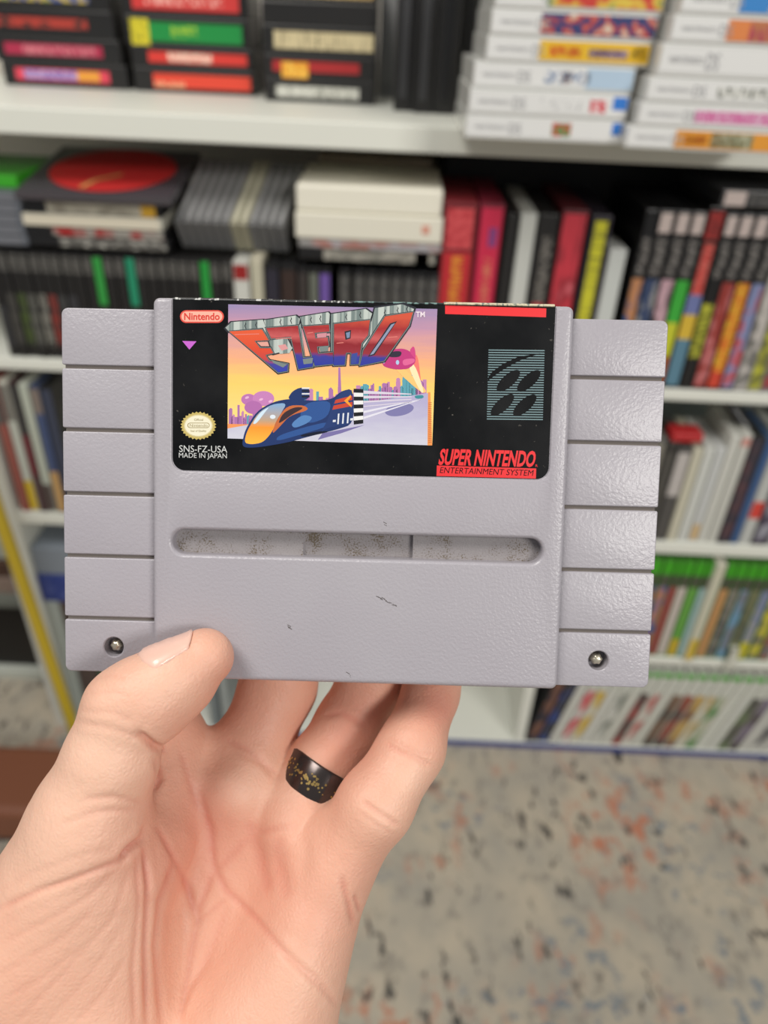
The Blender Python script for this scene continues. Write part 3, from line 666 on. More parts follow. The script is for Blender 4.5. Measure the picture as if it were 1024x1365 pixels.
def cutter_rings(pts, lip, depth, top=1.5, seg=6):
    rings = [(offs(pts, lip + .0), top), (offs(pts, lip), 0.02)]
    for k in range(1, seg + 1):
        a = math.pi / 2 * k / seg
        rings.append((offs(pts, lip * (1 - math.sin(a))), -lip * (1 - math.cos(a)) * 1.0 + .02 - .0001 * k))
    rings.append((pts, -depth)); return rings
def tmp(bm, m):
    me = bpy.data.meshes.new('t'); bm.to_mesh(me); bm.free(); me.materials.append(m)
    o = bpy.data.objects.new('t', me); COL.objects.link(o); return o
def bool_cut(base_bm, cutters, mats):
    o = tmp(base_bm, mats[0])
    for m_ in mats[1:]: o.data.materials.append(m_)
    cs = []
    for c_ in cutters:
        md = o.modifiers.new('b', 'BOOLEAN'); md.operation = 'DIFFERENCE'; md.solver = 'EXACT'; md.object = c_; md.material_mode = 'TRANSFER'
        cs.append(c_)
    dg = bpy.context.evaluated_depsgraph_get(); dg.update()
    me = bpy.data.meshes.new_from_object(o.evaluated_get(dg))
    bpy.data.objects.remove(o)
    for c_ in cs: bpy.data.objects.remove(c_)
    return me
def shade_auto(me, ang=35):
    for p in me.polygons: p.use_smooth = True
    bm = bmesh.new(); bm.from_mesh(me)
    for e in bm.edges:
        if len(e.link_faces) == 2 and e.calc_face_angle(0) > math.radians(ang): e.smooth = False
    bm.to_mesh(me); bm.free()

def front_prism(pts, z0, z1, r, seg=4):
    """outline extruded from z0 (back) to z1 (front) with rounded front and back rims"""
    rings = [(offs(pts, -r), z0)]
    for k in range(1, seg + 1):
        a = math.pi / 2 * k / seg; rings.append((offs(pts, -r * (1 - math.sin(a))), z0 + r * (1 - math.cos(a))))
    for k in range(0, seg + 1):
        a = math.pi / 2 * k / seg; rings.append((offs(pts, -r * (1 - math.cos(a))), z1 - r * (1 - math.sin(a))))
    return loft(rings)
body_bm = front_prism(rrect(-CW, CW, -CB, CT, 1.5, 6), -THK, 0, 1.1)
# slot
sx0, sy0 = L2(222, 727); sx1, _ = L2(730, 727)
ya = L2(475, 712)[1]; yb = L2(475, 745)[1]
slot = stadium(L2(229, 727)[0], L2(724, 727)[0], (ya + yb) / 2, (ya - yb) / 2)
c1_ = tmp(loft(cutter_rings(slot, 1.0, 3.4)), PLASTIC)
for p in c1_.data.polygons: p.use_smooth = True
xm0, xm1 = L2(402, 727)[0], L2(551, 727)[0]
c2_ = tmp(loft([(rrect(xm0, xm1, yb, ya, .3, 3), -1.6), (rrect(xm0, xm1, yb, ya, .3, 3), -4.6)]), PLASTIC)
# label recess
lx0, ly0 = L2(229.5, 600)[0], L2(480, 633)[1]
lx1 = L2(733, 600)[0]
lab_out = rrect(lx0 - .15, lx1 + .15, ly0 - .15, CT + 4, 2.9, 8, (0, 0, 1, 1))
c3_ = tmp(loft([(offs(lab_out, .35), 1.5), (offs(lab_out, .35), .02), (offs(lab_out, .1), -.1), (lab_out, -.42)]), PLASTIC)
me = bool_cut(body_bm, [c1_, c2_, c3_], [PLASTIC, GRIME])
me.materials.clear()
# slot floor gets the dusty material
for p in me.polygons: p.material_index = 1 if (p.center.z < -3.0 * mm and p.center.z > -5.4 * mm and p.normal.z > .9 and yb * mm <= p.center.y <= ya * mm) else 0
shade_auto(me, 40)
link('centre_shell', me, [PLASTIC, GRIME], cart)

# wings
gl = [L2(140, y, -ZW)[1] for y in (489.5, 573.5, 658.5, 741.5, 824.5)]
gr = [L2(820, y, -ZW)[1] for y in (504, 590.5, 677.5, 761, 842.5)]
GROOVE_FLOOR = mat((120, 112, 106), .8)  # darker, browner tone for the groove floors
def wing(side, gys):
    xin, xout = side * (CW - .5), side * 68
    gw = .42
    ys = [WTOP] + gys + [-WBOT]
    bm = bmesh.new()
    parts = []
    for k in range(6):
        y1_ = ys[k] - (gw if k else 0); y0_ = ys[k + 1] + (gw if k < 5 else 0)
        r_o = 1.5 if k in (0, 5) else .35
        x0_, x1_ = min(xin, xout), max(xin, xout)
        cor = [0, 0, 0, 0]
        pts = []
        rt, rb_ = (1.5 if k == 0 else .4), (1.5 if k == 5 else .4)
        n = 5
        if side > 0: seq = ((x1_, y1_, 0, rt), (x0_, y1_, 90, .4), (x0_, y0_, 180, .4), (x1_, y0_, 270, rb_))
        else: seq = ((x1_, y1_, 0, .4), (x0_, y1_, 90, rt), (x0_, y0_, 180, rb_), (x1_, y0_, 270, .4))
        for cx_, cy_, a0, r in seq:
            sx = -1 if a0 in (0, 270) else 1; sy = -1 if a0 in (0, 90) else 1
            for j in range(n + 1):
                a = math.radians(a0 + 90 * j / n); pts.append((cx_ + sx * r + r * math.cos(a), cy_ + sy * r + r * math.sin(a)))
        b2 = front_prism(pts, -THK + 1, -ZW, .28, 3)
        me_ = bpy.data.meshes.new('x'); b2.to_mesh(me_); b2.free()
        if k == 5:
            u_, v_ = (151.5, 862.5) if side < 0 else (798, 881)
            hx, hy = L2(u_, v_, -ZW)
            b2 = bmesh.new(); b2.from_mesh(me_)
            ring = [(hx + 2.3 * math.cos(2 * math.pi * j / 32), hy + 2.3 * math.sin(2 * math.pi * j / 32)) for j in range(32)]
            c_ = tmp(loft([(offs(ring, .25), -ZW + 1), (offs(ring, .25), -ZW + .01), (ring, -ZW - .25), (ring, -ZW - 4.2)]), PLASTIC)
            me_ = bool_cut(b2, [c_], [PLASTIC]); me_.materials.clear()
        bm.from_mesh(me_)
    nf = len(bm.faces)
    add_box(bm, min(xin, xout - side * .5) * mm, max(xin, xout - side * .5) * mm, (gys[4] - 1.2) * mm, (gys[0] + 1.2) * mm, (-THK + 1.6) * mm, (-ZW - .8) * mm, 1)
    me2 = bpy.data.meshes.new('grooved_wing'); bm.to_mesh(me2); bm.free(); shade_auto(me2, 40)
    o = link('grooved_wing', me2, [PLASTIC, GROOVE_FLOOR], cart)
    u_, v_ = (151.5, 862.5) if side < 0 else (798, 881)
    hx, hy = L2(u_, v_, -ZW)
    prof = [(0, -ZW - .9), (.5, -ZW - .94), (.9, -ZW - 1.1), (1.2, -ZW - 1.45), (1.32, -ZW - 2), (1.32, -ZW - 4)]
    bm = bmesh.new(); prev = None
    top = bm.verts.new((hx * mm, hy * mm, prof[0][1] * mm))
    for r, z in prof[1:]:
        rg = [bm.verts.new(((hx + (r * (1 + .09 * math.cos(6 * t))) * math.cos(t)) * mm, (hy + (r * (1 + .09 * math.cos(6 * t))) * math.sin(t)) * mm, z * mm)) for t in [2 * math.pi * j / 36 for j in range(36)]]
        for j in range(36):
            if prev is None: bm.faces.new((top, rg[j], rg[(j + 1) % 36]))
            else: bm.faces.new((prev[j], rg[j], rg[(j + 1) % 36], prev[(j + 1) % 36]))
        prev = rg
    so = bm_obj('screw', bm, mat((214, 206, 186), .3, .75), cart, smooth=True); so['label'] = 'small metal screw in a round hole'
wing(-1, gl); wing(1, gr)

# ------------------------------------------------------------------ the label
lm = []; LB = bmesh.new()
def lmi(m_):
    if m_ not in lm: lm.append(m_)
    return lm.index(m_)
LZ = -.36
def poly(pts, m_, lay, px=True):
    q_ = [L2(*p, LZ) for p in pts] if px else pts
    vs = [LB.verts.new((x * mm, y * mm, (LZ + .012 * lay) * mm)) for x, y in q_]
    try: f = LB.faces.new(vs)
    except ValueError: return
    f.material_index = lmi(m_)
    if f.calc_area() > 0:
        f.normal_update()
        if f.normal.z < 0: f.normal_flip()
INK = dict(rough=.28, coat=.35)
def ink(c): return mat(c, .3)
def label_black():
    m = bpy.data.materials.new('glossy_black_label'); m.use_nodes = True
    b = m.node_tree.nodes['Principled BSDF']; L = m.node_tree.links.new
    b.inputs['Roughness'].default_value = .24; b.inputs['Specular IOR Level'].default_value = .3
    tc = N(m, 'ShaderNodeTexCoord'); n = N(m, 'ShaderNodeTexNoise'); n.inputs['Scale'].default_value = 900; n.inputs['Detail'].default_value = 2
    n2 = N(m, 'ShaderNodeTexNoise'); n2.inputs['Scale'].default_value = 70; n2.inputs['Detail'].default_value = 4
    r = N(m, 'ShaderNodeValToRGB'); e = r.color_ramp.elements
    e[0].position = .72; e[0].color = (0, 0, 0, 1); e[1].position = .8; e[1].color = (1, 1, 1, 1)
    r2 = N(m, 'ShaderNodeValToRGB'); e = r2.color_ramp.elements
    e[0].position = .4; e[0].color = lin((9, 10, 12)); e[1].position = .75; e[1].color = lin((30, 30, 31))
    mx = N(m, 'ShaderNodeMix', data_type='RGBA'); mx.inputs[7].default_value = lin((96, 92, 86))
    for k in (n, n2): L(tc.outputs['Object'], k.inputs['Vector'])
    L(n.outputs[0], r.inputs[0]); L(n2.outputs[0], r2.inputs[0]); L(r.outputs[0], mx.inputs[0]); L(r2.outputs[0], mx.inputs[6]); L(mx.outputs[2], b.inputs['Base Color'])
    return m
LBK = label_black()
def grad(stops, ytop, ybot, noise=0.0, sx=60):
    """print whose ink changes with height on the label (object Y, mm)"""
    m = bpy.data.materials.new('printed_gradient'); m.use_nodes = True
    b = m.node_tree.nodes['Principled BSDF']; L = m.node_tree.links.new
    b.inputs['Roughness'].default_value = .3
    tc = N(m, 'ShaderNodeTexCoord'); sp_ = N(m, 'ShaderNodeSeparateXYZ'); L(tc.outputs['Object'], sp_.inputs[0])
    mr = N(m, 'ShaderNodeMapRange'); mr.inputs[1].default_value = ytop * mm; mr.inputs[2].default_value = ybot * mm
    L(sp_.outputs['Y'], mr.inputs[0]); src = mr.outputs[0]
    if noise:
        mp = N(m, 'ShaderNodeMapping'); mp.inputs['Scale'].default_value = (sx, 700, 1)
        n = N(m, 'ShaderNodeTexNoise'); n.inputs['Scale'].default_value = 1; n.inputs['Detail'].default_value = 3
        L(tc.outputs['Object'], mp.inputs[0]); L(mp.outputs[0], n.inputs['Vector'])
        ma = N(m, 'ShaderNodeMath', operation='MULTIPLY_ADD'); ma.inputs[1].default_value = noise; ma.inputs[2].default_value = -noise / 2
        L(n.outputs[0], ma.inputs[0]); ad = N(m, 'ShaderNodeMath', operation='ADD'); L(ma.outputs[0], ad.inputs[0]); L(src, ad.inputs[1]); src = ad.outputs[0]
    r = N(m, 'ShaderNodeValToRGB'); e = r.color_ramp.elements
    e[0].position = stops[0][0]; e[0].color = lin(stops[0][1]); e[1].position = stops[-1][0]; e[1].color = lin(stops[-1][1])
    for p_, c_ in stops[1:-1]:
        x = e.new(p_); x.color = lin(c_)
    L(src, r.inputs[0]); L(r.outputs[0], b.inputs['Base Color'])
    return m
ytopart = L2(440, 405, LZ)[1]
# base sheet: front, rounded top edge, top
lo = rrect(lx0, lx1, ly0, CT - .35, 2.8, 10, (0, 0, 1, 1))
vs = [LB.verts.new((x * mm, y * mm, LZ * mm)) for x, y in lo]
f = LB.faces.new(vs); f.material_index = lmi(LBK)
def roll(x0_, x1_, m_, lift, y_start=CT - .36, jag=0, amax=90, flat=5):
    nx = 60; rr = .5 + lift
    prof = [(CT - 1.35 + 0, LZ + lift)]
    ringpts = []
    for k in range(0, 9):
        a = math.radians(amax * k / 8)
        ringpts.append((CT - .35 + (rr) * math.sin(a), LZ - .5 + rr * math.cos(a)))
    if flat: ringpts.append((CT - .35 + rr, LZ - .5 - flat))
    ringpts = [(y_start, LZ + lift)] + ringpts
    g = []
    for y, z in ringpts: g.append([])
    for i_ in range(nx + 1):
        x = x0_ + (x1_ - x0_) * i_ / nx
        for k, (y, z) in enumerate(ringpts):
            jj = jag * random.uniform(-1, 1) if k in (0, len(ringpts) - 1) else 0
            g[k].append(LB.verts.new((x * mm, (y + jj) * mm, z * mm)))
    for k in range(len(ringpts) - 1):
        for i_ in range(nx):
            ff = LB.faces.new((g[k][i_], g[k][i_ + 1], g[k + 1][i_ + 1], g[k + 1][i_])); ff.material_index = lmi(m_); ff.smooth = True
roll(lx0, lx1, LBK, 0)
WORN = prn((206, 196, 168), (120, 130, 120), 900, 900, .6)
roll(L2(592, 400)[0], lx1 - .2, WORN, .25, CT - .02, .10, 88, 3)
roll(L2(470, 400)[0], L2(592, 400)[0], prn((40, 48, 50), (120, 150, 146), 700, 900, .56), .04, CT - .1, .05, 86, 2)
roll(lx0 + .3, L2(470, 400)[0], prn((34, 36, 38), (190, 190, 186), 900, 1200, .6), .03, CT - .36, .05, 86, 2)  # pale flecks on the dark strips paint glints along the glossy edge

C3 = lambda x, y: (280 + x * .3125, 390 + y * .3125)
C2 = lambda x, y: (480 + x * .29297, 390 + y * .29297)
C1 = lambda x, y: (220 + x * .25391, 390 + y * .25391)
def P(fn, pts, m_, lay): poly([fn(*p) for p in pts], m_, lay)
def ell(cx_, cy_, rx, ry, rot=0, n=28, a0=0, a1=360):
    out = []
    for k in range(n if a1 - a0 == 360 else n + 1):
        t = math.radians(a0 + (a1 - a0) * k / n); x, y = rx * math.cos(t), ry * math.sin(t)
        c_, s_ = math.cos(math.radians(rot)), math.sin(math.radians(rot))
        out.append((cx_ + x * c_ - y * s_, cy_ + x * s_ + y * c_))
    return out
def chk(pts, it=2):
    for _ in range(it):
        o_ = []
        for k in range(len(pts)):
            a_, b_ = pts[k], pts[(k + 1) % len(pts)]
            o_ += [(a_[0] * .78 + b_[0] * .22, a_[1] * .78 + b_[1] * .22), (a_[0] * .22 + b_[0] * .78, a_[1] * .22 + b_[1] * .78)]
        pts = o_
    return pts
# sky and ground
SKY = grad([(0, (146, 134, 176)), (.22, (196, 146, 166)), (.5, (240, 172, 128)), (.72, (250, 205, 108)), (1, (250, 214, 130))], L2(440, 405, LZ)[1], L2(440, 555, LZ)[1], .18, 50)
P(C3, [(78, 50), (970, 70), (948, 652), (75, 622)], SKY, 1)
ROAD = grad([(0, (176, 170, 204)), (1, (206, 206, 218))], L2(440, 535, LZ)[1], L2(440, 592, LZ)[1], .5, 200)
P(C3, [(75, 580), (300, 540), (600, 478), (935, 428), (948, 652), (75, 622)], ROAD, 3)
P(C3, [(75, 560), (160, 562), (300, 538), (75, 582)], ink((238, 150, 90)), 2.6)
rs = random.Random(5)
PUR, PUR2, TEAL = ink((168, 112, 170)), ink((190, 130, 176)), ink((92, 160, 176))
x = 80
while x < 918:
    w_ = rs.uniform(8, 20); base = 580 - (x - 75) * .175
    if 130 < x < 290: h_ = rs.uniform(25, 60)
    else: h_ = rs.uniform(35, 95)
    m_ = rs.choice([PUR, PUR2, PUR, TEAL]); b_ = base + 6
    t_ = rs.choice([0, 0, 8, -8])
    P(C3, [(x, b_), (x, base - h_), (x + w_ / 2, base - h_ - abs(t_)), (x + w_, base - h_ + t_ * .5), (x + w_, b_)], m_, 2)
    if rs.random() < .25: P(C3, ell(x + w_ / 2, base - h_ - 6, 9, 9, n=14), m_, 2.1)
    x += w_ * rs.uniform(.55, .95)
P(C3, [(545, 460), (548, 320), (556, 320), (562, 460)], PUR, 2.2)
P(C3, ell(165, 456, 32, 24), ink((186, 116, 176)), 2.3); P(C3, ell(228, 452, 46, 32), ink((196, 128, 184)), 2.4); P(C3, ell(185, 490, 38, 28), ink((176, 108, 170)), 2.5)
for k in range(3): P(C3, ell(158 + 60 * k - 20 * (k == 2), 448 + 8 * k, 9, 5, -20), ink((226, 176, 210)), 2.7)
P(C3, [(930, 425), (940, 425), (948, 652), (928, 652)], ink((236, 150, 80)), 3.5)
for k in range(22): P(C3, [(931, 470 + k * 8), (946, 468 + k * 8), (946, 470 + k * 8), (931, 473 + k * 8)], ink((190, 100, 60)), 4)
P(C3, [(480, 600), (660, 565), (560, 600), (460, 628)], ink((120, 112, 164)), 3.6)
P(C3, ell(808, 500, 62, 26, -10), ink((124, 120, 168)), 3.6)
# speed streaks
for (y0_, y1_) in ((418, 432), (440, 452), (462, 470), (484, 488)):
    P(C3, [(655, y0_), (860, (y0_ + 445) / 2), (860, (y0_ + 445) / 2 + 4), (655, y1_)], ink((214, 206, 220)), 3.7)
for (y0_, y1_) in ((505, 515), (530, 540)): P(C3, [(655, y0_), (900, 455), (900, 457), (655, y1_)], ink((222, 220, 232)), 3.7)
# blue racer (plain dart with orange canopy)
NAVY, BLUE, LB_, DN = ink((34, 54, 104)), ink((48, 84, 146)), ink((86, 130, 186)), ink((20, 26, 46))
P(C3, chk([(330, 455), (350, 422), (382, 405), (425, 405), (425, 452), (380, 462)]), NAVY, 4.2)
for k in range(4): P(C3, [(392, 405 + k * 12), (425, 405 + k * 12), (425, 411 + k * 12), (392, 411 + k * 12)], ink((226, 226, 226) if k % 2 == 0 else (30, 30, 34)), 5)
P(C3, chk([(136, 648), (150, 585), (200, 505), (270, 466), (340, 452), (440, 462), (520, 456), (560, 420), (612, 408), (614, 560), (540, 585), (430, 612), (330, 640), (210, 660), (150, 662)]), NAVY, 4.4)
P(C3, chk([(400, 470), (520, 458), (505, 530), (430, 560), (380, 540)]), BLUE, 4.8)
P(C3, chk([(290, 610), (400, 575), (505, 550), (500, 572), (400, 602), (280, 636)]), BLUE, 4.8)
P(C3, chk([(380, 608), (470, 590), (520, 592), (400, 618)]), DN, 5)
P(C3, chk([(345, 560), (395, 520), (440, 530), (420, 556), (360, 580)]), LB_, 5.2)
CAN = grad([(0, (120, 170, 214)), (.45, (190, 160, 130)), (.6, (244, 150, 50)), (1, (250, 186, 70))], L2(345, 535, LZ)[1], L2(345, 592, LZ)[1])
P(C3, chk([(146, 640), (158, 590), (205, 512), (265, 476), (330, 470), (300, 520), (262, 600), (225, 640), (175, 648)]), CAN, 5.4)
P(C3, chk([(262, 608), (285, 540), (330, 482), (400, 480), (425, 500), (340, 525), (300, 570)]), ink((196, 106, 60)), 5.4)
P(C3, chk([(290, 560), (310, 515), (360, 488), (405, 490), (350, 520), (312, 548)]), ink((60, 44, 50)), 5.8)
P(C3, chk([(180, 560), (215, 510), (255, 486), (235, 510), (198, 560)]), ink((206, 226, 240)), 5.9)
P(C3, ell(268, 530, 12, 9), ink((220, 230, 240)), 5.9)
P(C3, chk([(522, 470), (560, 424), (610, 410), (613, 560), (505, 575), (470, 600), (505, 540)]), ink((38, 60, 112)), 5.6)
P(C3, [(536, 458), (606, 440), (608, 458), (530, 474)], ink((196, 70, 50)), 6); P(C3, [(528, 482), (608, 466), (608, 484), (522, 500)], ink((196, 70, 50)), 6)
P(C3, [(572, 462), (600, 436), (602, 446), (588, 462), (604, 482), (604, 490)], ink((240, 160, 50)), 6.4)
for k in range(9): P(C3, [(613, 410 + k * 17), (654, 412 + k * 16.2), (654, 412 + (k + 1) * 16.2), (614, 410 + (k + 1) * 17)], ink((232, 232, 232) if k % 2 else (26, 26, 30)), 6)
def txt(s, u0, v0, u1, v1, m_, lay, shear=0, drop=0, bold=0):
    """text filling the pixel box (u0,v0 = top left, u1,v1 = bottom right); drop = fall of the baseline in px across the width"""
    vs_, fs, _ = text_bm(s, bold)
    reps = [(0, 0)]
    for ox, oy in reps:
        nv = []
        for x, y in vs_:
            u = u0 + (u1 - u0) * x + shear * (y - .5) + ox; v = v1 - (v1 - v0) * y + drop * x + oy
            X, Y = L2(u, v, LZ); nv.append(LB.verts.new((X * mm, Y * mm, (LZ + .012 * lay) * mm)))
        for f_ in fs:
            try:
                nf = LB.faces.new([nv[i_] for i_ in f_]); nf.material_index = lmi(m_)
            except ValueError: pass
txt('-111-', 444, 552, 471, 566, ink((222, 226, 232)), 6.5, 1, -2.5, .03)
# pink flying car
P(C3, chk([(780, 320), (815, 310), (930, 420), (905, 432)]), ink((246, 196, 120)), 4.6); P(C3, chk([(840, 305), (872, 300), (915, 425), (900, 430)]), ink((252, 226, 180)), 4.7); P(C3, chk([(862, 300), (885, 250), (905, 425)]), ink((236, 120, 110)), 4.5)
P(C3, chk([(733, 300), (745, 270), (775, 242), (830, 238), (870, 262), (880, 295), (850, 325), (800, 330), (745, 318)]), ink((190, 56, 122)), 5)
P(C3, chk([(848, 250), (872, 222), (880, 290)]), ink((206, 70, 130)), 5.2)
P(C3, chk([(758, 276), (778, 250), (820, 250), (812, 276)]), ink((50, 44, 60)), 5.4); P(C3, ell(742, 293, 6, 9), ink((170, 200, 230)), 5.6); P(C3, ell(800, 298, 7, 10), ink((170, 200, 230)), 5.6)
P(C3, chk([(820, 285), (875, 280), (872, 300), (825, 315)]), ink((220, 100, 150)), 5.3)
P(C3, chk([(870, 440), (910, 436), (912, 450), (880, 454)]), ink((60, 140, 150)), 5)
# title lettering
OUT = ink((38, 40, 48)); SIL = prn((190, 198, 192), (112, 126, 124), 560, 260, .5, .3, (160, 172, 166)); SIL2 = ink((120, 132, 130))
FACE = grad([(0, (206, 84, 60)), (.22, (160, 44, 48)), (.38, (196, 92, 92)), (.5, (140, 36, 44)), (.68, (150, 50, 60)), (.74, (60, 62, 150)), (1, (36, 56, 160))], L2(440, 422, LZ)[1], L2(440, 494, LZ)[1], .12, 400)
FACE2 = grad([(0, (226, 96, 56)), (.5, (214, 74, 50)), (.7, (190, 70, 70)), (.78, (70, 66, 150)), (1, (40, 66, 180))], L2(330, 436, LZ)[1], L2(330, 498, LZ)[1], .1, 400)
letters = [
 ([(82, 166), (222, 158), (250, 203), (190, 206), (214, 238), (258, 238), (270, 258), (236, 266), (252, 292), (332, 306), (330, 334), (292, 340)], FACE2),
 ([(240, 152), (375, 142), (396, 280), (442, 276), (438, 316), (378, 326), (346, 188), (262, 196)], FACE),
 ([(398, 145), (507, 138), (510, 166), (446, 172), (450, 196), (502, 192), (506, 226), (456, 230), (461, 262), (524, 256), (528, 304), (448, 312)], FACE),
 ([(530, 135), (682, 118), (674, 182), (646, 216), (634, 304), (602, 306), (604, 256), (580, 256), (574, 308), (528, 310)], FACE),
 ([(748, 102), (866, 84), (848, 140), (742, 290), (640, 312), (656, 246)], FACE)]
sil = [
 [(66, 150), (92, 126), (226, 116), (236, 142), (222, 160), (82, 168)],
 [(222, 158), (236, 142), (330, 196), (352, 240), (270, 262), (250, 203)],
 [(230, 118), (366, 98), (384, 112), (378, 144), (240, 154)],
 [(378, 144), (388, 130), (404, 276), (396, 284)],
 [(384, 104), (504, 84), (512, 92), (508, 140), (396, 147)],
 [(516, 92), (664, 70), (692, 90), (682, 120), (528, 137)], [(516, 92), (530, 137), (528, 310), (516, 300)],
 [(704, 66), (820, 50), (870, 70), (866, 86), (748, 104), (655, 250), (636, 300), (632, 250), (690, 120)]]
for s_ in sil:
    cxm = sum(p[0] for p in s_) / len(s_); cym = sum(p[1] for p in s_) / len(s_)
    P(C3, [(cxm + (x - cxm) * 1.05 + (3 if x > cxm else -3), cym + (y - cym) * 1.05 + (3 if y > cym else -3)) for x, y in s_], OUT, 6.8)
for pts, m_ in letters:
    o_ = []
    n_ = len(pts)
    for k in range(n_):     # outline: same shape grown by 4
        p0_, p_, p1_ = Vector(pts[k - 1]), Vector(pts[k]), Vector(pts[(k + 1) % n_])
        n0 = Vector(((p_ - p0_).y, -(p_ - p0_).x)).normalized(); n1 = Vector(((p1_ - p_).y, -(p1_ - p_).x)).normalized()
        nn = (n0 + n1); nn = nn.normalized() if nn.length > .2 else n0
        o_.append((p_.x + nn.x * 10, p_.y + nn.y * 10))
    P(C3, o_, OUT, 7)
    P(C3, [(a_[0] * .85 + b_[0] * .15, a_[1] * .85 + b_[1] * .15) for a_, b_ in zip(o_, pts)], OUT, 7.5)
    P(C3, [(a_[0] * .5 + b_[0] * .5, a_[1] * .5 + b_[1] * .5) for a_, b_ in zip(o_, pts)], SIL2, 7.62)
    P(C3, [(a_[0] * .16 + b_[0] * .84, a_[1] * .16 + b_[1] * .84) for a_, b_ in zip(o_, pts)], OUT, 7.7)
for s_ in sil: P(C3, s_, SIL, 7.3)
for pts, m_ in letters: P(C3, pts, m_, 7.8)
P(C3, [(268, 222), (330, 208), (352, 236), (340, 258), (300, 262)], SIL, 7.9); P(C3, [(290, 226), (322, 220), (334, 240), (306, 248)], ink((214, 150, 150)), 8.1)
P(C3, [(262, 286), (300, 300), (330, 306), (312, 320), (270, 300)], SIL2, 8); P(C3, [(396, 284), (440, 278), (436, 302), (400, 306)], SIL2, 8)
P(C3, [(466, 232), (506, 228), (504, 250), (470, 254)], SIL2, 8); P(C3, [(456, 176), (498, 172), (496, 190), (458, 194)], ink((206, 140, 150)), 8)
P(C3, [(574, 166), (602, 160), (600, 196), (578, 202)], OUT, 8.2); P(C3, [(580, 172), (598, 167), (596, 192), (584, 195)], ink((120, 140, 170)), 8.4)
P(C3, [(606, 262), (630, 256), (624, 300), (604, 304)], ink((60, 76, 150)), 8)
P(C3, [(768, 132), (798, 122), (702, 266), (674, 274)], OUT, 8.2); P(C3, [(773, 137), (790, 130), (698, 262), (682, 267)], ink((140, 150, 176)), 8.4)
for yy, x0_, x1_ in ((178, 105, 210), (196, 280, 350), (172, 415, 440), (215, 540, 570), (190, 760, 800)): P(C3, [(x0_, yy), (x1_, yy - 3), (x1_, yy), (x0_, yy + 3)], ink((222, 130, 120)), 8.3)
for cx_, cy_ in ((150, 138), (196, 134), (300, 122), (345, 116), (430, 112), (470, 108), (580, 100), (640, 92), (745, 82), (800, 72), (840, 66)):
    P(C3, [(cx_, cy_ - 14), (cx_ + 5, cy_ - 4), (cx_ + 1, cy_ + 4), (cx_ + 6, cy_ + 18), (cx_ + 3, cy_ + 18), (cx_ - 3, cy_ + 4), (cx_ + 1, cy_ - 4)], OUT, 8)
txt('TM', 554.5, 415.5, 566.5, 423, ink((236, 222, 230)), 8.6, bold=.02)
# left column
PK = ink((240, 178, 158)); RD = ink((214, 66, 56))
pill = lambda x0_, y0_, x1_, y1_: rrect(x0_, x1_, y0_, y1_, (y1_ - y0_) / 2 - .01, 8)
poly(pill(240, 413.5, 298.5, 430.5), ink((222, 84, 72)), 1); poly(pill(242, 415.3, 296.5, 428.7), PK, 2); 
txt('Nintendo', 245.5, 417, 293, 426.8, RD, 3, bold=.025)
poly([(243, 454.5), (262, 455), (252.5, 466)], ink((196, 100, 204)), 1)
st_ = []
for k in range(56):
    t = 2 * math.pi * k / 56; r_ = 1.0 if k % 2 else .9
    st_.append((264.5 + 24 * r_ * math.cos(t), 567.5 + 19 * r_ * math.sin(t)))
poly(st_, ink((196, 176, 104)), 1); poly(ell(264.5, 567.5, 19.5, 15), ink((214, 200, 150)), 2); poly(ell(264.5, 567.5, 18, 13.6), ink((236, 230, 204)), 3)
GOLD = ink((150, 132, 80))
poly(pill(250, 563.5, 279.5, 570.5), GOLD, 3.6); poly(pill(251, 564.3, 278.7, 569.7), ink((236, 230, 204)), 4)
txt('Nintendo', 253, 565.2, 277, 569, GOLD, 5); txt('Official', 259, 558, 271, 561, GOLD, 5); txt('Seal of Quality', 254, 573, 275, 576.4, GOLD, 5)
WHT = ink((206, 208, 206))
txt('SNS-FZ-USA', 239, 593.5, 303, 602.5, WHT, 2, drop=1, bold=0); txt('MADE IN JAPAN', 238.5, 603.5, 302.5, 612, WHT, 2, drop=1, bold=0)
# right column
RED = ink((232, 52, 56))
poly([(593.5, 407), (728.5, 411), (728, 423), (593.5, 418.5)], RED, 1)
SG = ink((120, 146, 150))
for k in range(29):
    y_ = 259 + k * 11.2; P(C2, [(585 - k * .28, y_), (840 - k * .28, y_ + 3), (840 - k * .28, y_ + 7.6), (585 - k * .28, y_ + 4.6)], SG, 1)
for ex, ey in ((675, 401), (768, 402), (648, 511), (750, 513)): P(C2, ell(ex, ey, 68, 27, -42), LBK, 2)
P(C2, [(580, 392), (600, 362), (650, 325), (720, 292), (822, 276), (730, 308), (660, 345), (610, 380), (584, 400)], LBK, 2)
txt('SUPER NINTENDO', 586, 598, 714, 620, RED, 1, 4, 3, .035)
txt('R', 714, 619, 717, 622.5, RED, 1)
poly([(582.5, 620.5), (715, 624.5), (714.5, 638), (582, 634.5)], RED, 1)
txt('ENTERTAINMENT SYSTEM', 587, 622.6, 711, 630.5, LBK, 2, 1.5, 4, 0)
me = bpy.data.meshes.new('label'); LB.to_mesh(me); LB.free()
lo_ = link('label', me, lm, cart); lo_['label'] = 'printed black label with racing picture'
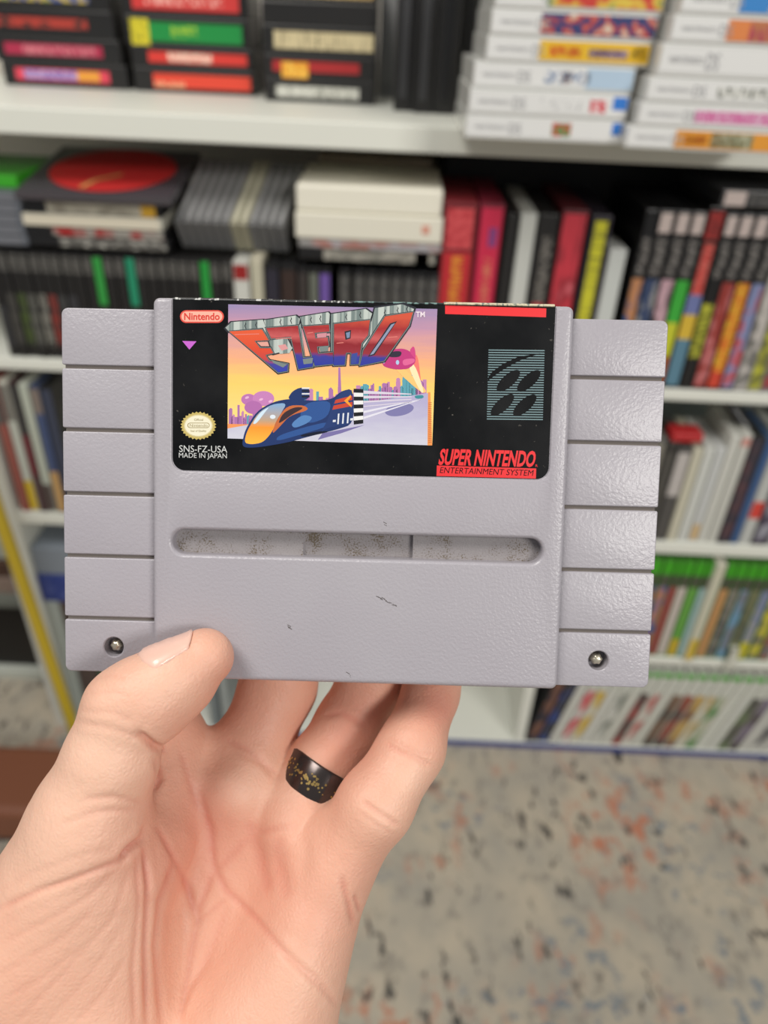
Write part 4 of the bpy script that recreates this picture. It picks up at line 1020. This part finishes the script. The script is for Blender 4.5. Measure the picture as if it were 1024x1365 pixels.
# scuffs on the shell
sc = bmesh.new()
rs = random.Random(3)
for (u, v, n, sxx, syy) in ((517, 802, 16, 15, 8), (385, 834, 3, 2, 3), (513, 697, 2, 1, 2), (465, 898, 4, 3, 4)):
    for k in range(n):
        t = rs.uniform(-1, 1); uu = u + t * sxx; vv = v + t * syy + rs.uniform(-1.5, 1.5)
        a = rs.uniform(.3, .9); X, Y = L2(uu, vv)
        f_ = sc.faces.new([sc.verts.new(((X + dx * a * .5) * mm, (Y + dy * a * .12 - dx * a * .25) * mm, .012 * mm)) for dx, dy in ((-1, -1), (1, -1), (1, 1), (-1, 1))])
bm_obj('scuff_mark', sc, mat((96, 90, 90), .7), cart)

# ================================================================== THE HAND
# space: camera axes in mm, x right, y down, z away; joints measured on the photo with real depths
def J(u, v, z, r): return np.array([(u - 512) * z / F, (v - 682.5) * z / F, z]), r
VOX = .5
lo_g = np.array([-150., 24., 136.]); hi_g = np.array([34., 205., 226.])
nx, ny, nz = [int(math.ceil(v)) for v in (hi_g - lo_g) / VOX]
GX = (lo_g[0] + VOX * np.arange(nx)).astype(np.float32); GY = (lo_g[1] + VOX * np.arange(ny)).astype(np.float32); GZ = (lo_g[2] + VOX * np.arange(nz)).astype(np.float32)
BIG = 12.0
def rcone(p, a, b, ra, rb):
    ba = b - a; l2 = float(ba @ ba)
    pa = [p[i_] - a[i_] for i_ in range(3)]
    t = np.clip((pa[0] * ba[0] + pa[1] * ba[1] + pa[2] * ba[2]) / l2, 0, 1)
    dx = pa[0] - ba[0] * t; dy = pa[1] - ba[1] * t; dz = pa[2] - ba[2] * t
    return np.sqrt(dx * dx + dy * dy + dz * dz) - (ra + (rb - ra) * t)
def ellip(p, c, r, R=None):
    q = [p[i_] - c[i_] for i_ in range(3)]
    if R is not None: q = [R[0][i_] * q[0] + R[1][i_] * q[1] + R[2][i_] * q[2] for i_ in range(3)]
    k0 = np.sqrt((q[0] / r[0]) ** 2 + (q[1] / r[1]) ** 2 + (q[2] / r[2]) ** 2)
    k1 = np.sqrt((q[0] / r[0] ** 2) ** 2 + (q[1] / r[1] ** 2) ** 2 + (q[2] / r[2] ** 2) ** 2) + 1e-6
    return k0 * (k0 - 1) / k1
def smin(a, b, k):
    h = np.maximum(k - np.abs(a - b), 0) / k
    return np.minimum(a, b) - h * h * k * .25
PALM = [  # primitives: ('c', joint, joint) or ('e', centre, radii, tilt)
 ('c', J(226, 996, 194, 9.2), J(180, 1440, 184, 13)),
 ('c', J(322, 1040, 194.5, 9.4), J(235, 1450, 184, 13)),
 ('c', J(398, 1092, 191, 9.2), J(295, 1450, 184, 14)),
 ('c', J(440, 1150, 184, 9.4), J(335, 1450, 180, 15)),
 ('c', J(402, 1228, 179, 10), J(336, 1400, 174, 15)),
 ('c', J(120, 1090, 165, 11.8), J(35, 1270, 170, 17)),
 ('c', J(150, 1170, 170, 12), J(110, 1400, 172, 19)),
 ('c', J(35, 1270, 170, 17), J(-20, 1500, 176, 22)),
 ('c', J(200, 1120, 179, 9), J(218, 1010, 192, 8)),
 ('c', J(110, 1400, 172, 19), J(90, 1600, 178, 24)),
 ('c', J(336, 1400, 174, 15), J(230, 1640, 176, 24)),
 ('c', J(90, 1600, 178, 24), J(0, 1850, 176, 25)),
 ('c', J(230, 1640, 176, 24), J(110, 1850, 174, 25)),
]
FING = [
 # thumb
 [J(118, 1092, 165, 11.6), J(148, 1012, 163.5, 9.8), J(168, 944, 163, 8.7), J(194, 927, 163.3, 8.4), J(232, 905, 164.8, 7.7), J(273, 876, 166.3, 6.4)],
 # index (mostly behind the cartridge)
 [J(216, 1000, 194, 9.2), J(207, 950, 197, 9.0), J(216, 890, 200, 8.8), J(250, 800, 198.5, 8.2), J(268, 740, 197, 7)],
 # middle
 [J(320, 1045, 194, 9.6), J(340, 990, 199, 9.7), J(371, 915, 203, 10.0), J(386, 850, 200.5, 9.0), J(404, 750, 198, 8.0), J(412, 700, 197, 7)],
 # ring
 [J(400, 1092, 191, 9.2), J(430, 1022, 195, 8.9), J(466, 965, 199.5, 8.7), J(494, 912, 202, 8.6), J(512, 860, 200, 8.4), J(532, 770, 197.5, 7.8), J(540, 720, 196.5, 6.8)],
 # little
 [J(446, 1150, 183, 9.4), J(500, 1073, 179, 8.8), J(548, 998, 184, 7.9), J(574, 925, 193.5, 6.9), J(588, 868, 199.5, 7.1), J(600, 800, 196.5, 6.6), J(604, 770, 195.5, 6)],
]
def box_of(pts):
    lo = np.min([p - r for p, r in pts], 0) - BIG; hi = np.max([p + r for p, r in pts], 0) + BIG
    i0 = np.maximum(((lo - lo_g) / VOX).astype(int), 0); i1 = np.minimum(((hi - lo_g) / VOX).astype(int) + 2, [nx, ny, nz])
    return i0, i1
def field(prims, k):
    f_ = np.full((nx, ny, nz), BIG, np.float32)
    for pr in prims:
        i0, i1 = box_of(pr)
        if (i1 <= i0).any(): continue
        s_ = tuple(slice(a, b) for a, b in zip(i0, i1))
        p = (GX[s_[0]][:, None, None], GY[s_[1]][None, :, None], GZ[s_[2]][None, None, :])
        f_[s_] = smin(f_[s_], rcone(p, pr[0][0], pr[1][0], pr[0][1], pr[1][1]).astype(np.float32), k)
    return f_
palm_f = field([(a, b) for _, a, b in PALM], 9.0)
thumb_f = field([(a, b) for a, b in zip(FING[0], FING[0][1:])] , 3.0)
# pad of the thumb, fleshy lower side
pad = [(J(212, 942, 163.8, 6.8), J(246, 914, 166.4, 5.6))]
thumb_f = smin(thumb_f, field(pad, 3), 4)
total = smin(palm_f, thumb_f, 5.0)
fing_fs = []
for ch, kk in zip(FING[1:], (6, 6, 6, 6)):
    g_ = field([(a, b) for a, b in zip(ch, ch[1:])], 3.0)
    fing_fs.append(g_)
    total = np.minimum(total, smin(palm_f, g_, kk))
# each pair of neighbours keeps its cleft but meets softly at the web
# close ends on the grid border
total[0] = total[-1] = BIG; total[:, 0] = total[:, -1] = BIG; total[:, :, 0] = total[:, :, -1] = BIG

def surface_nets(f_):
    s = f_ < 0
    cs = np.zeros(tuple(n - 1 for n in s.shape), np.int8)
    for dx in (0, 1):
        for dy in (0, 1):
            for dz in (0, 1):
                cs += s[dx:s.shape[0] - 1 + dx, dy:s.shape[1] - 1 + dy, dz:s.shape[2] - 1 + dz]
    act = (cs > 0) & (cs < 8)
    idx = np.full(act.shape, -1, np.int64); ijk = np.argwhere(act); idx[act] = np.arange(len(ijk))
    acc = np.zeros((len(ijk), 3)); cnt = np.zeros(len(ijk))
    corners = [(0, 0, 0), (1, 0, 0), (0, 1, 0), (1, 1, 0), (0, 0, 1), (1, 0, 1), (0, 1, 1), (1, 1, 1)]
    val = [f_[ijk[:, 0] + c[0], ijk[:, 1] + c[1], ijk[:, 2] + c[2]].astype(np.float64) for c in corners]
    for a in range(8):
        for b in range(a + 1, 8):
            d = np.array(corners[b]) - np.array(corners[a])
            if np.abs(d).sum() != 1: continue
            va, vb = val[a], val[b]; m_ = (va < 0) != (vb < 0)
            t = np.where(m_, va / np.where(m_, va - vb, 1), 0)
            acc += np.where(m_[:, None], np.array(corners[a]) + t[:, None] * d, 0); cnt += m_
    V = ijk + acc / cnt[:, None]
    Q = []
    for ax in range(3):
        o1, o2 = [(1, 2), (2, 0), (0, 1)][ax]
        sl = [slice(0, n) for n in s.shape]; sa = list(sl); sb = list(sl)
        sa[ax] = slice(0, s.shape[ax] - 1); sb[ax] = slice(1, s.shape[ax])
        A, B = s[tuple(sa)], s[tuple(sb)]
        for flip, mask in ((False, A & ~B), (True, ~A & B)):
            e = np.argwhere(mask)
            e = e[(e[:, o1] > 0) & (e[:, o2] > 0) & (e[:, o1] < s.shape[o1] - 1) & (e[:, o2] < s.shape[o2] - 1)]
            q = []
            for d1, d2 in ((0, 0), (-1, 0), (-1, -1), (0, -1)):
                c = e.copy(); c[:, o1] += d1; c[:, o2] += d2; q.append(idx[c[:, 0], c[:, 1], c[:, 2]])
            q = np.stack(q, 1)
            if flip: q = q[:, ::-1]
            Q.append(q)
    return V, np.concatenate(Q)
V, Q = surface_nets(total)
V = lo_g + V * VOX
# vertex normals from the field
def sample(P_, f_=None):
    f_ = total if f_ is None else f_
    g = (P_ - lo_g) / VOX; i_ = np.clip(np.floor(g).astype(int), 0, [nx - 2, ny - 2, nz - 2]); t = g - i_
    r = 0
    for dx in (0, 1):
        for dy in (0, 1):
            for dz in (0, 1):
                wgt = (t[:, 0] if dx else 1 - t[:, 0]) * (t[:, 1] if dy else 1 - t[:, 1]) * (t[:, 2] if dz else 1 - t[:, 2])
                r = r + wgt * f_[i_[:, 0] + dx, i_[:, 1] + dy, i_[:, 2] + dz]
    return r
def normals(P_, e=1.2):
    n_ = np.stack([sample(P_ + np.eye(3)[k] * e) - sample(P_ - np.eye(3)[k] * e) for k in range(3)], 1)
    return n_ / (np.linalg.norm(n_, axis=1, keepdims=True) + 1e-9)
NV = normals(V)
U_ = 512 + V[:, 0] / V[:, 2] * F; W_ = 682.5 + V[:, 1] / V[:, 2] * F
front = np.clip(-NV[:, 2] * 2.0, 0, 1)
def seg_dist(U, W, pts):
    best = np.full(len(U), 1e9); tt = np.zeros(len(U)); tot = len(pts) - 1
    for k in range(tot):
        (ax, ay), (bx, by) = pts[k], pts[k + 1]
        dx, dy = bx - ax, by - ay; t = np.clip(((U - ax) * dx + (W - ay) * dy) / (dx * dx + dy * dy), 0, 1)
        d = np.hypot(U - ax - t * dx, W - ay - t * dy); m_ = d < best
        best = np.where(m_, d, best); tt = np.where(m_, (k + t) / tot, tt)
    return best, tt
CREASE = [  # path in px, width px, depth mm, depth range, bulge
 ([(160, 1146), (172, 1132), (190, 1118), (196, 1100)], 4.6, 1.5), ([(165, 1144), (120, 1160), (60, 1182), (0, 1212)], 3.8, .5), ([(218, 1000), (205, 994), (184, 978)], 4.6, 1.5),
 ([(206, 1010), (212, 1040), (200, 1062)], 3.8, .7), ([(196, 1072), (150, 1062), (110, 1066)], 3.8, .28), ([(192, 1078), (130, 1082), (80, 1100)], 4, .22),
 ([(195, 1085), (215, 1110), (236, 1145), (250, 1180), (262, 1230)], 4.6, .55), ([(236, 1145), (212, 1200), (206, 1260), (215, 1365)], 4.6, .8), ([(190, 1120), (196, 1180), (192, 1260), (196, 1365)], 3.8, .7),
 ([(180, 1135), (184, 1200), (176, 1290), (180, 1365)], 3.8, .3), ([(262, 1230), (252, 1290), (240, 1365)], 4.6, .35),
 ([(285, 1160), (265, 1210), (262, 1240)], 4.6, .35), ([(266, 1050), (282, 1110), (285, 1160), (300, 1190), (350, 1240), (400, 1290), (440, 1330)], 4.6, .4),
 ([(262, 1230), (300, 1200)], 3.8, .2), ([(395, 1100), (340, 1110), (300, 1150), (285, 1165)], 6, .25),
 ([(455, 1165), (462, 1200), (470, 1232)], 3.8, .4), ([(470, 1190), (478, 1215)], 3, .4),
 ([(380, 1268), (420, 1300), (446, 1340)], 3.8, .25), ([(300, 1210), (270, 1290), (240, 1350)], 4.6, .2),
 ([(514, 990), (535, 1003), (556, 1010), (575, 1022)], 4, .35), ([(520, 984), (548, 1000), (580, 1008)], 3, .15), ([(484, 1068), (505, 1084), (534, 1102)], 3.8, .4), ([(480, 1082), (500, 1098), (524, 1112)], 3, .15),
 ([(120, 905), (150, 900), (168, 905)], 3, .12), ([(112, 925), (150, 922), (175, 930)], 3, .12), ([(108, 948), (150, 950), (178, 962)], 4, .18), ([(104, 962), (150, 972), (190, 985)], 4, .22),
 ([(0, 1260), (60, 1225), (120, 1190), (160, 1150)], 3.8, 0.132), ([(0, 1300), (70, 1255), (130, 1205)], 4.6, 0.120), ([(20, 1365), (90, 1290), (150, 1220), (170, 1160)], 3.8, 0.120), ([(0, 1190), (50, 1160), (110, 1138), (150, 1130)], 3.8, 0.120),
 ([(60, 1365), (110, 1310), (160, 1240)], 3.8, 0.096), ([(100, 1365), (140, 1320), (170, 1270)], 3.8, 0.096), ([(0, 1335), (60, 1300), (120, 1250)], 3.8, 0.096),
 ([(310, 1000), (350, 1020), (368, 1040)], 3.8, .15), ([(430, 955), (455, 950), (490, 970)], 3.8, .25), ([(300, 985), (330, 1000), (372, 1035)], 4.6, .3),
 ([(240, 1000), (250, 1040), (266, 1080)], 4.6, .25), ([(330, 1090), (345, 1140), (350, 1190)], 10, .3), ([(375, 1110), (372, 1150), (380, 1200)], 10, .25)]
disp = np.zeros(len(V)); crs = np.zeros(len(V))
visible_depth = V[:, 2] < 212
for pts, wd, dp in CREASE:
    d, t = seg_dist(U_, W_, pts)
    fade = np.clip(np.minimum(t, 1 - t) * 6 + .25, 0, 1)
    g_ = np.exp(-(d / wd) ** 2) * fade * front * visible_depth
    disp -= dp * g_ * 1.0; disp += .16 * dp * np.exp(-((d - wd * 2.4) / (wd * 1.4)) ** 2) * fade * front
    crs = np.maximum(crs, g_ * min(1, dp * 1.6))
# fleshy mounds and hollows (px centre, radius, mm)
for (u, v, ru, rv, h_) in ((300, 1065, 42, 38, 1.6), (232, 1030, 34, 36, 1.0), (372, 1120, 36, 34, 1.5), (440, 1180, 40, 46, 1.4), (330, 1200, 60, 90, -2.2), (400, 1310, 60, 70, 1.6), (250, 1120, 30, 60, -1.2),
                           (80, 1220, 90, 90, 1.5), (222, 1250, 18, 90, .8), (255, 1300, 16, 80, .7), (330, 955, 40, 30, .5), (548, 1048, 30, 26, .5), (572, 960, 26, 26, .4), (345, 1085, 12, 30, -.6), (405, 1140, 12, 34, -.6)):
    disp += h_ * np.exp(-((U_ - u) / ru) ** 2 - ((W_ - v) / rv) ** 2) * front * (V[:, 2] < 205)
V2 = V + NV * disp[:, None]
# blood under the skin, plus contact shade painted on fingers near the cartridge
red = np.zeros(len(V))
for (u, v, r_, s_) in ((590, 950, 40, .7), (575, 925, 40, .5), (345, 940, 60, .35), (300, 950, 40, .4), (460, 1000, 60, .5), (470, 940, 50, .5), (290, 1090, 50, .5), (250, 1060, 60, .35), (180, 1160, 70, .35), (360, 1150, 60, .3), (240, 1150, 50, .35),
                       (330, 1250, 90, .25), (500, 1150, 50, .25), (232, 965, 40, .4), (440, 1230, 60, .3), (300, 895, 30, .35)):
    red += s_ * np.exp(-((U_ - u) ** 2 + (W_ - v) ** 2) / r_ ** 2)
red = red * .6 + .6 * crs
pale = np.zeros(len(V))
for (u, v, r_, s_) in ((130, 1000, 70, .6), (60, 1120, 80, .5), (548, 1040, 30, .5), (330, 1055, 30, .4), (150, 1240, 70, .2), (400, 1300, 60, .3), (210, 905, 40, .4), (510, 1090, 30, .35)):
    pale += s_ * np.exp(-((U_ - u) ** 2 + (W_ - v) ** 2) / r_ ** 2)
def to_world_arr(P_):
    A = np.array(CAMM); Pc = np.stack([P_[:, 0], -P_[:, 1], -P_[:, 2]], 1) * mm
    return Pc @ A[:3, :3].T + A[:3, 3]
origin = to_world_arr(np.array([[-60., 120., 180.]]))[0]
WV = to_world_arr(V2) - origin
me = bpy.data.meshes.new('person')
me.from_pydata(WV.tolist(), [], Q.tolist()); me.validate(); me.update()
ca = me.color_attributes.new('tone', 'FLOAT_COLOR', 'POINT')
buf = np.zeros((len(V), 4), np.float32); buf[:, 0] = np.clip(red, 0, 1); buf[:, 1] = np.clip(pale, 0, 1); buf[:, 3] = 1
ca.data.foreach_set('color', buf.ravel())
bmh = bmesh.new(); bmh.from_mesh(me); bmesh.ops.recalc_face_normals(bmh, faces=bmh.faces)
bmesh.ops.smooth_vert(bmh, verts=bmh.verts, factor=.4, use_axis_x=True, use_axis_y=True, use_axis_z=True)
for f_ in bmh.faces: f_.smooth = True
bmh.to_mesh(me); bmh.free()
def skin():
    m = bpy.data.materials.new('skin'); m.use_nodes = True
    b = m.node_tree.nodes['Principled BSDF']; L = m.node_tree.links.new
    b.inputs['Roughness'].default_value = .5; b.inputs['Subsurface Weight'].default_value = .12
    b.inputs['Subsurface Radius'].default_value = (1.0, .35, .2); b.inputs['Subsurface Scale'].default_value = .003
    b.inputs['Specular IOR Level'].default_value = .35
    at = N(m, 'ShaderNodeAttribute'); at.attribute_name = 'tone'
    sp_ = N(m, 'ShaderNodeSeparateColor'); L(at.outputs['Color'], sp_.inputs[0])
    tc = N(m, 'ShaderNodeTexCoord')
    n = N(m, 'ShaderNodeTexNoise'); n.inputs['Scale'].default_value = 110; n.inputs['Detail'].default_value = 4
    L(tc.outputs['Object'], n.inputs['Vector'])
    m1 = N(m, 'ShaderNodeMix', data_type='RGBA'); m1.inputs[6].default_value = lin((231, 183, 158)); m1.inputs[7].default_value = lin((222, 166, 142))
    L(n.outputs[0], m1.inputs[0])
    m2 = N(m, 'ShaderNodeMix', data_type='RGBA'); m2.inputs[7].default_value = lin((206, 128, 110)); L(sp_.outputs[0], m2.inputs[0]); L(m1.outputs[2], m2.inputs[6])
    m3 = N(m, 'ShaderNodeMix', data_type='RGBA'); m3.inputs[7].default_value = lin((234, 196, 172)); L(sp_.outputs[1], m3.inputs[0]); L(m2.outputs[2], m3.inputs[6])
    L(m3.outputs[2], b.inputs['Base Color'])
    v = N(m, 'ShaderNodeTexVoronoi'); v.inputs['Scale'].default_value = 900; v.feature = 'DISTANCE_TO_EDGE'; L(tc.outputs['Object'], v.inputs['Vector'])
    w_ = N(m, 'ShaderNodeTexNoise'); w_.inputs['Scale'].default_value = 350; w_.inputs['Detail'].default_value = 5; L(tc.outputs['Object'], w_.inputs['Vector'])
    ad = N(m, 'ShaderNodeMath', operation='MULTIPLY_ADD'); ad.inputs[1].default_value = .5; L(v.outputs['Distance'], ad.inputs[0]); L(w_.outputs[0], ad.inputs[2])
    bp = N(m, 'ShaderNodeBump'); bp.inputs['Strength'].default_value = .55; bp.inputs['Distance'].default_value = .0004
    L(ad.outputs[0], bp.inputs['Height']); L(bp.outputs[0], b.inputs['Normal'])
    return m
SKIN = skin()
hand = link('person', me, SKIN)
hand.location = origin
tag(hand, 'bare left hand, palm towards the viewer, pinching the grey cartridge between thumb and fingers', 'person')
# thumb nail: follows the thumb's own surface
A_, B_ = FING[0][4][0], FING[0][5][0]
A2 = A_ + (A_ - FING[0][3][0]) * -.1
ax = (B_ - A_) / np.linalg.norm(B_ - A_)
upv = np.array([-.45, -.89, -.22]); upv -= ax * (upv @ ax); upv /= np.linalg.norm(upv); sd = np.cross(ax, upv)
bm = bmesh.new(); gv = []
NL, NA = 14, 14
for i_ in range(NL + 1):
    s_ = i_ / NL; rowv = []
    for j in range(NA + 1):
        q_ = (j / NA) * 2 - 1
        L_ = -3.2 + 12.4 * s_ - (2.6 * q_ * q_ if s_ > .5 else 0) * (s_ - .5) * 2 + 2.4 * q_ * q_ * (1 - s_)
        ang = math.radians(52) * q_ * (1 - .12 * s_)
        dir_ = upv * math.cos(ang) + sd * math.sin(ang)
        base = A_ + ax * L_
        ts = np.linspace(2, 13, 60); P_ = base[None] + dir_[None] * ts[:, None]
        fv = sample(P_); k_ = np.argmax(fv > 0) if (fv > 0).any() else 30
        t_ = ts[k_] - .1
        if s_ > .82: t_ = min(t_, last_t[j] - .02) if False else max(t_, last_t[j] - .22)
        if j == 0: new_t = []
        new_t.append(t_)
        lift = .30 if (0 < j < NA and i_ > 1) else (-.35 if (j in (0, NA) or i_ == 0) else .02)
        rowv.append(bm.verts.new(Vector(to_world_arr((base + dir_ * (t_ + lift))[None])[0] - origin)))
    last_t = new_t
    gv.append(rowv)
for i_ in range(NL):
    for j in range(NA): bm.faces.new((gv[i_][j], gv[i_][j + 1], gv[i_ + 1][j + 1], gv[i_ + 1][j]))
nail = bm_obj('thumb_nail', bm, mat((234, 190, 172), .32, coat=.2), hand, smooth=True)
sm = nail.modifiers.new('thick', 'SOLIDIFY'); sm.thickness = .00035; sm.offset = 0
# ring
def ringobj():
    a = FING[3][0][0]; b = FING[3][2][0]
    c0 = J(427, 1038, 193.8, 0)[0]
    axr = (b - a); axr /= np.linalg.norm(axr)
    axr = axr + np.array([.04, .0, -.14]); axr /= np.linalg.norm(axr)
    x_ = np.cross(axr, [0, 0, 1]); x_ /= np.linalg.norm(x_); y_ = np.cross(axr, x_)
    prof = []
    w2, ro, ri = 4.2, 10.35, 9.3
    for t, r in ((-w2, ri), (-w2, ro - .55), (-w2 + .25, ro - .2), (-w2 + .8, ro), (w2 - .8, ro), (w2 - .25, ro - .2), (w2, ro - .55), (w2, ri)): prof.append((t, r))
    bm = bmesh.new(); n = 96; rg = []
    M3 = np.array(CAMM)[:3, :3]
    w0 = to_world_arr(c0[None])[0]
    def wv(p): return Vector((M3 @ (np.array([p[0], -p[1], -p[2]]) * mm)))
    for k in range(n):
        th = 2 * math.pi * k / n; d_ = x_ * math.cos(th) + y_ * math.sin(th)
        rg.append([bm.verts.new(wv(axr * t + d_ * r)) for t, r in prof])
    for k in range(n):
        for j in range(len(prof)):
            bm.faces.new((rg[k][j], rg[(k + 1) % n][j], rg[(k + 1) % n][(j + 1) % len(prof)], rg[k][(j + 1) % len(prof)]))
    rs = random.Random(11)
    for k in range(260):
        th = rs.uniform(0, 2 * math.pi); t = rs.gauss(0, 1.1); s2 = rs.uniform(.18, .42)
        if abs(t) > 2.6: continue
        d_ = x_ * math.cos(th) + y_ * math.sin(th); tg_ = np.cross(axr, d_); an = rs.uniform(0, 6.28)
        nf = bm.faces.new([bm.verts.new(wv(axr * (t + s2 * math.sin(an + q)) + d_ * (ro + .05) + tg_ * (s2 * math.cos(an + q)))) for q in (0, 1.26, 2.5, 3.8, 5.0)])
        nf.material_index = 1
    me_ = bpy.data.meshes.new('band'); bmesh.ops.recalc_face_normals(bm, faces=bm.faces); bm.to_mesh(me_); bm.free(); shade_auto(me_, 25)
    m = bpy.data.materials.new('dark_flecked_metal'); m.use_nodes = True
    b_ = m.node_tree.nodes['Principled BSDF']; L = m.node_tree.links.new
    b_.inputs['Metallic'].default_value = .8; b_.inputs['Roughness'].default_value = .22
    b_.inputs['Base Color'].default_value = lin((84, 76, 74))
    rt = empty('ring', tuple(w0)); tag(rt, 'black metal ring with gold flecks worn on the ring finger', 'ring')
    link('band', me_, [m, mat((176, 150, 92), .35, .8)], rt)
ringobj()
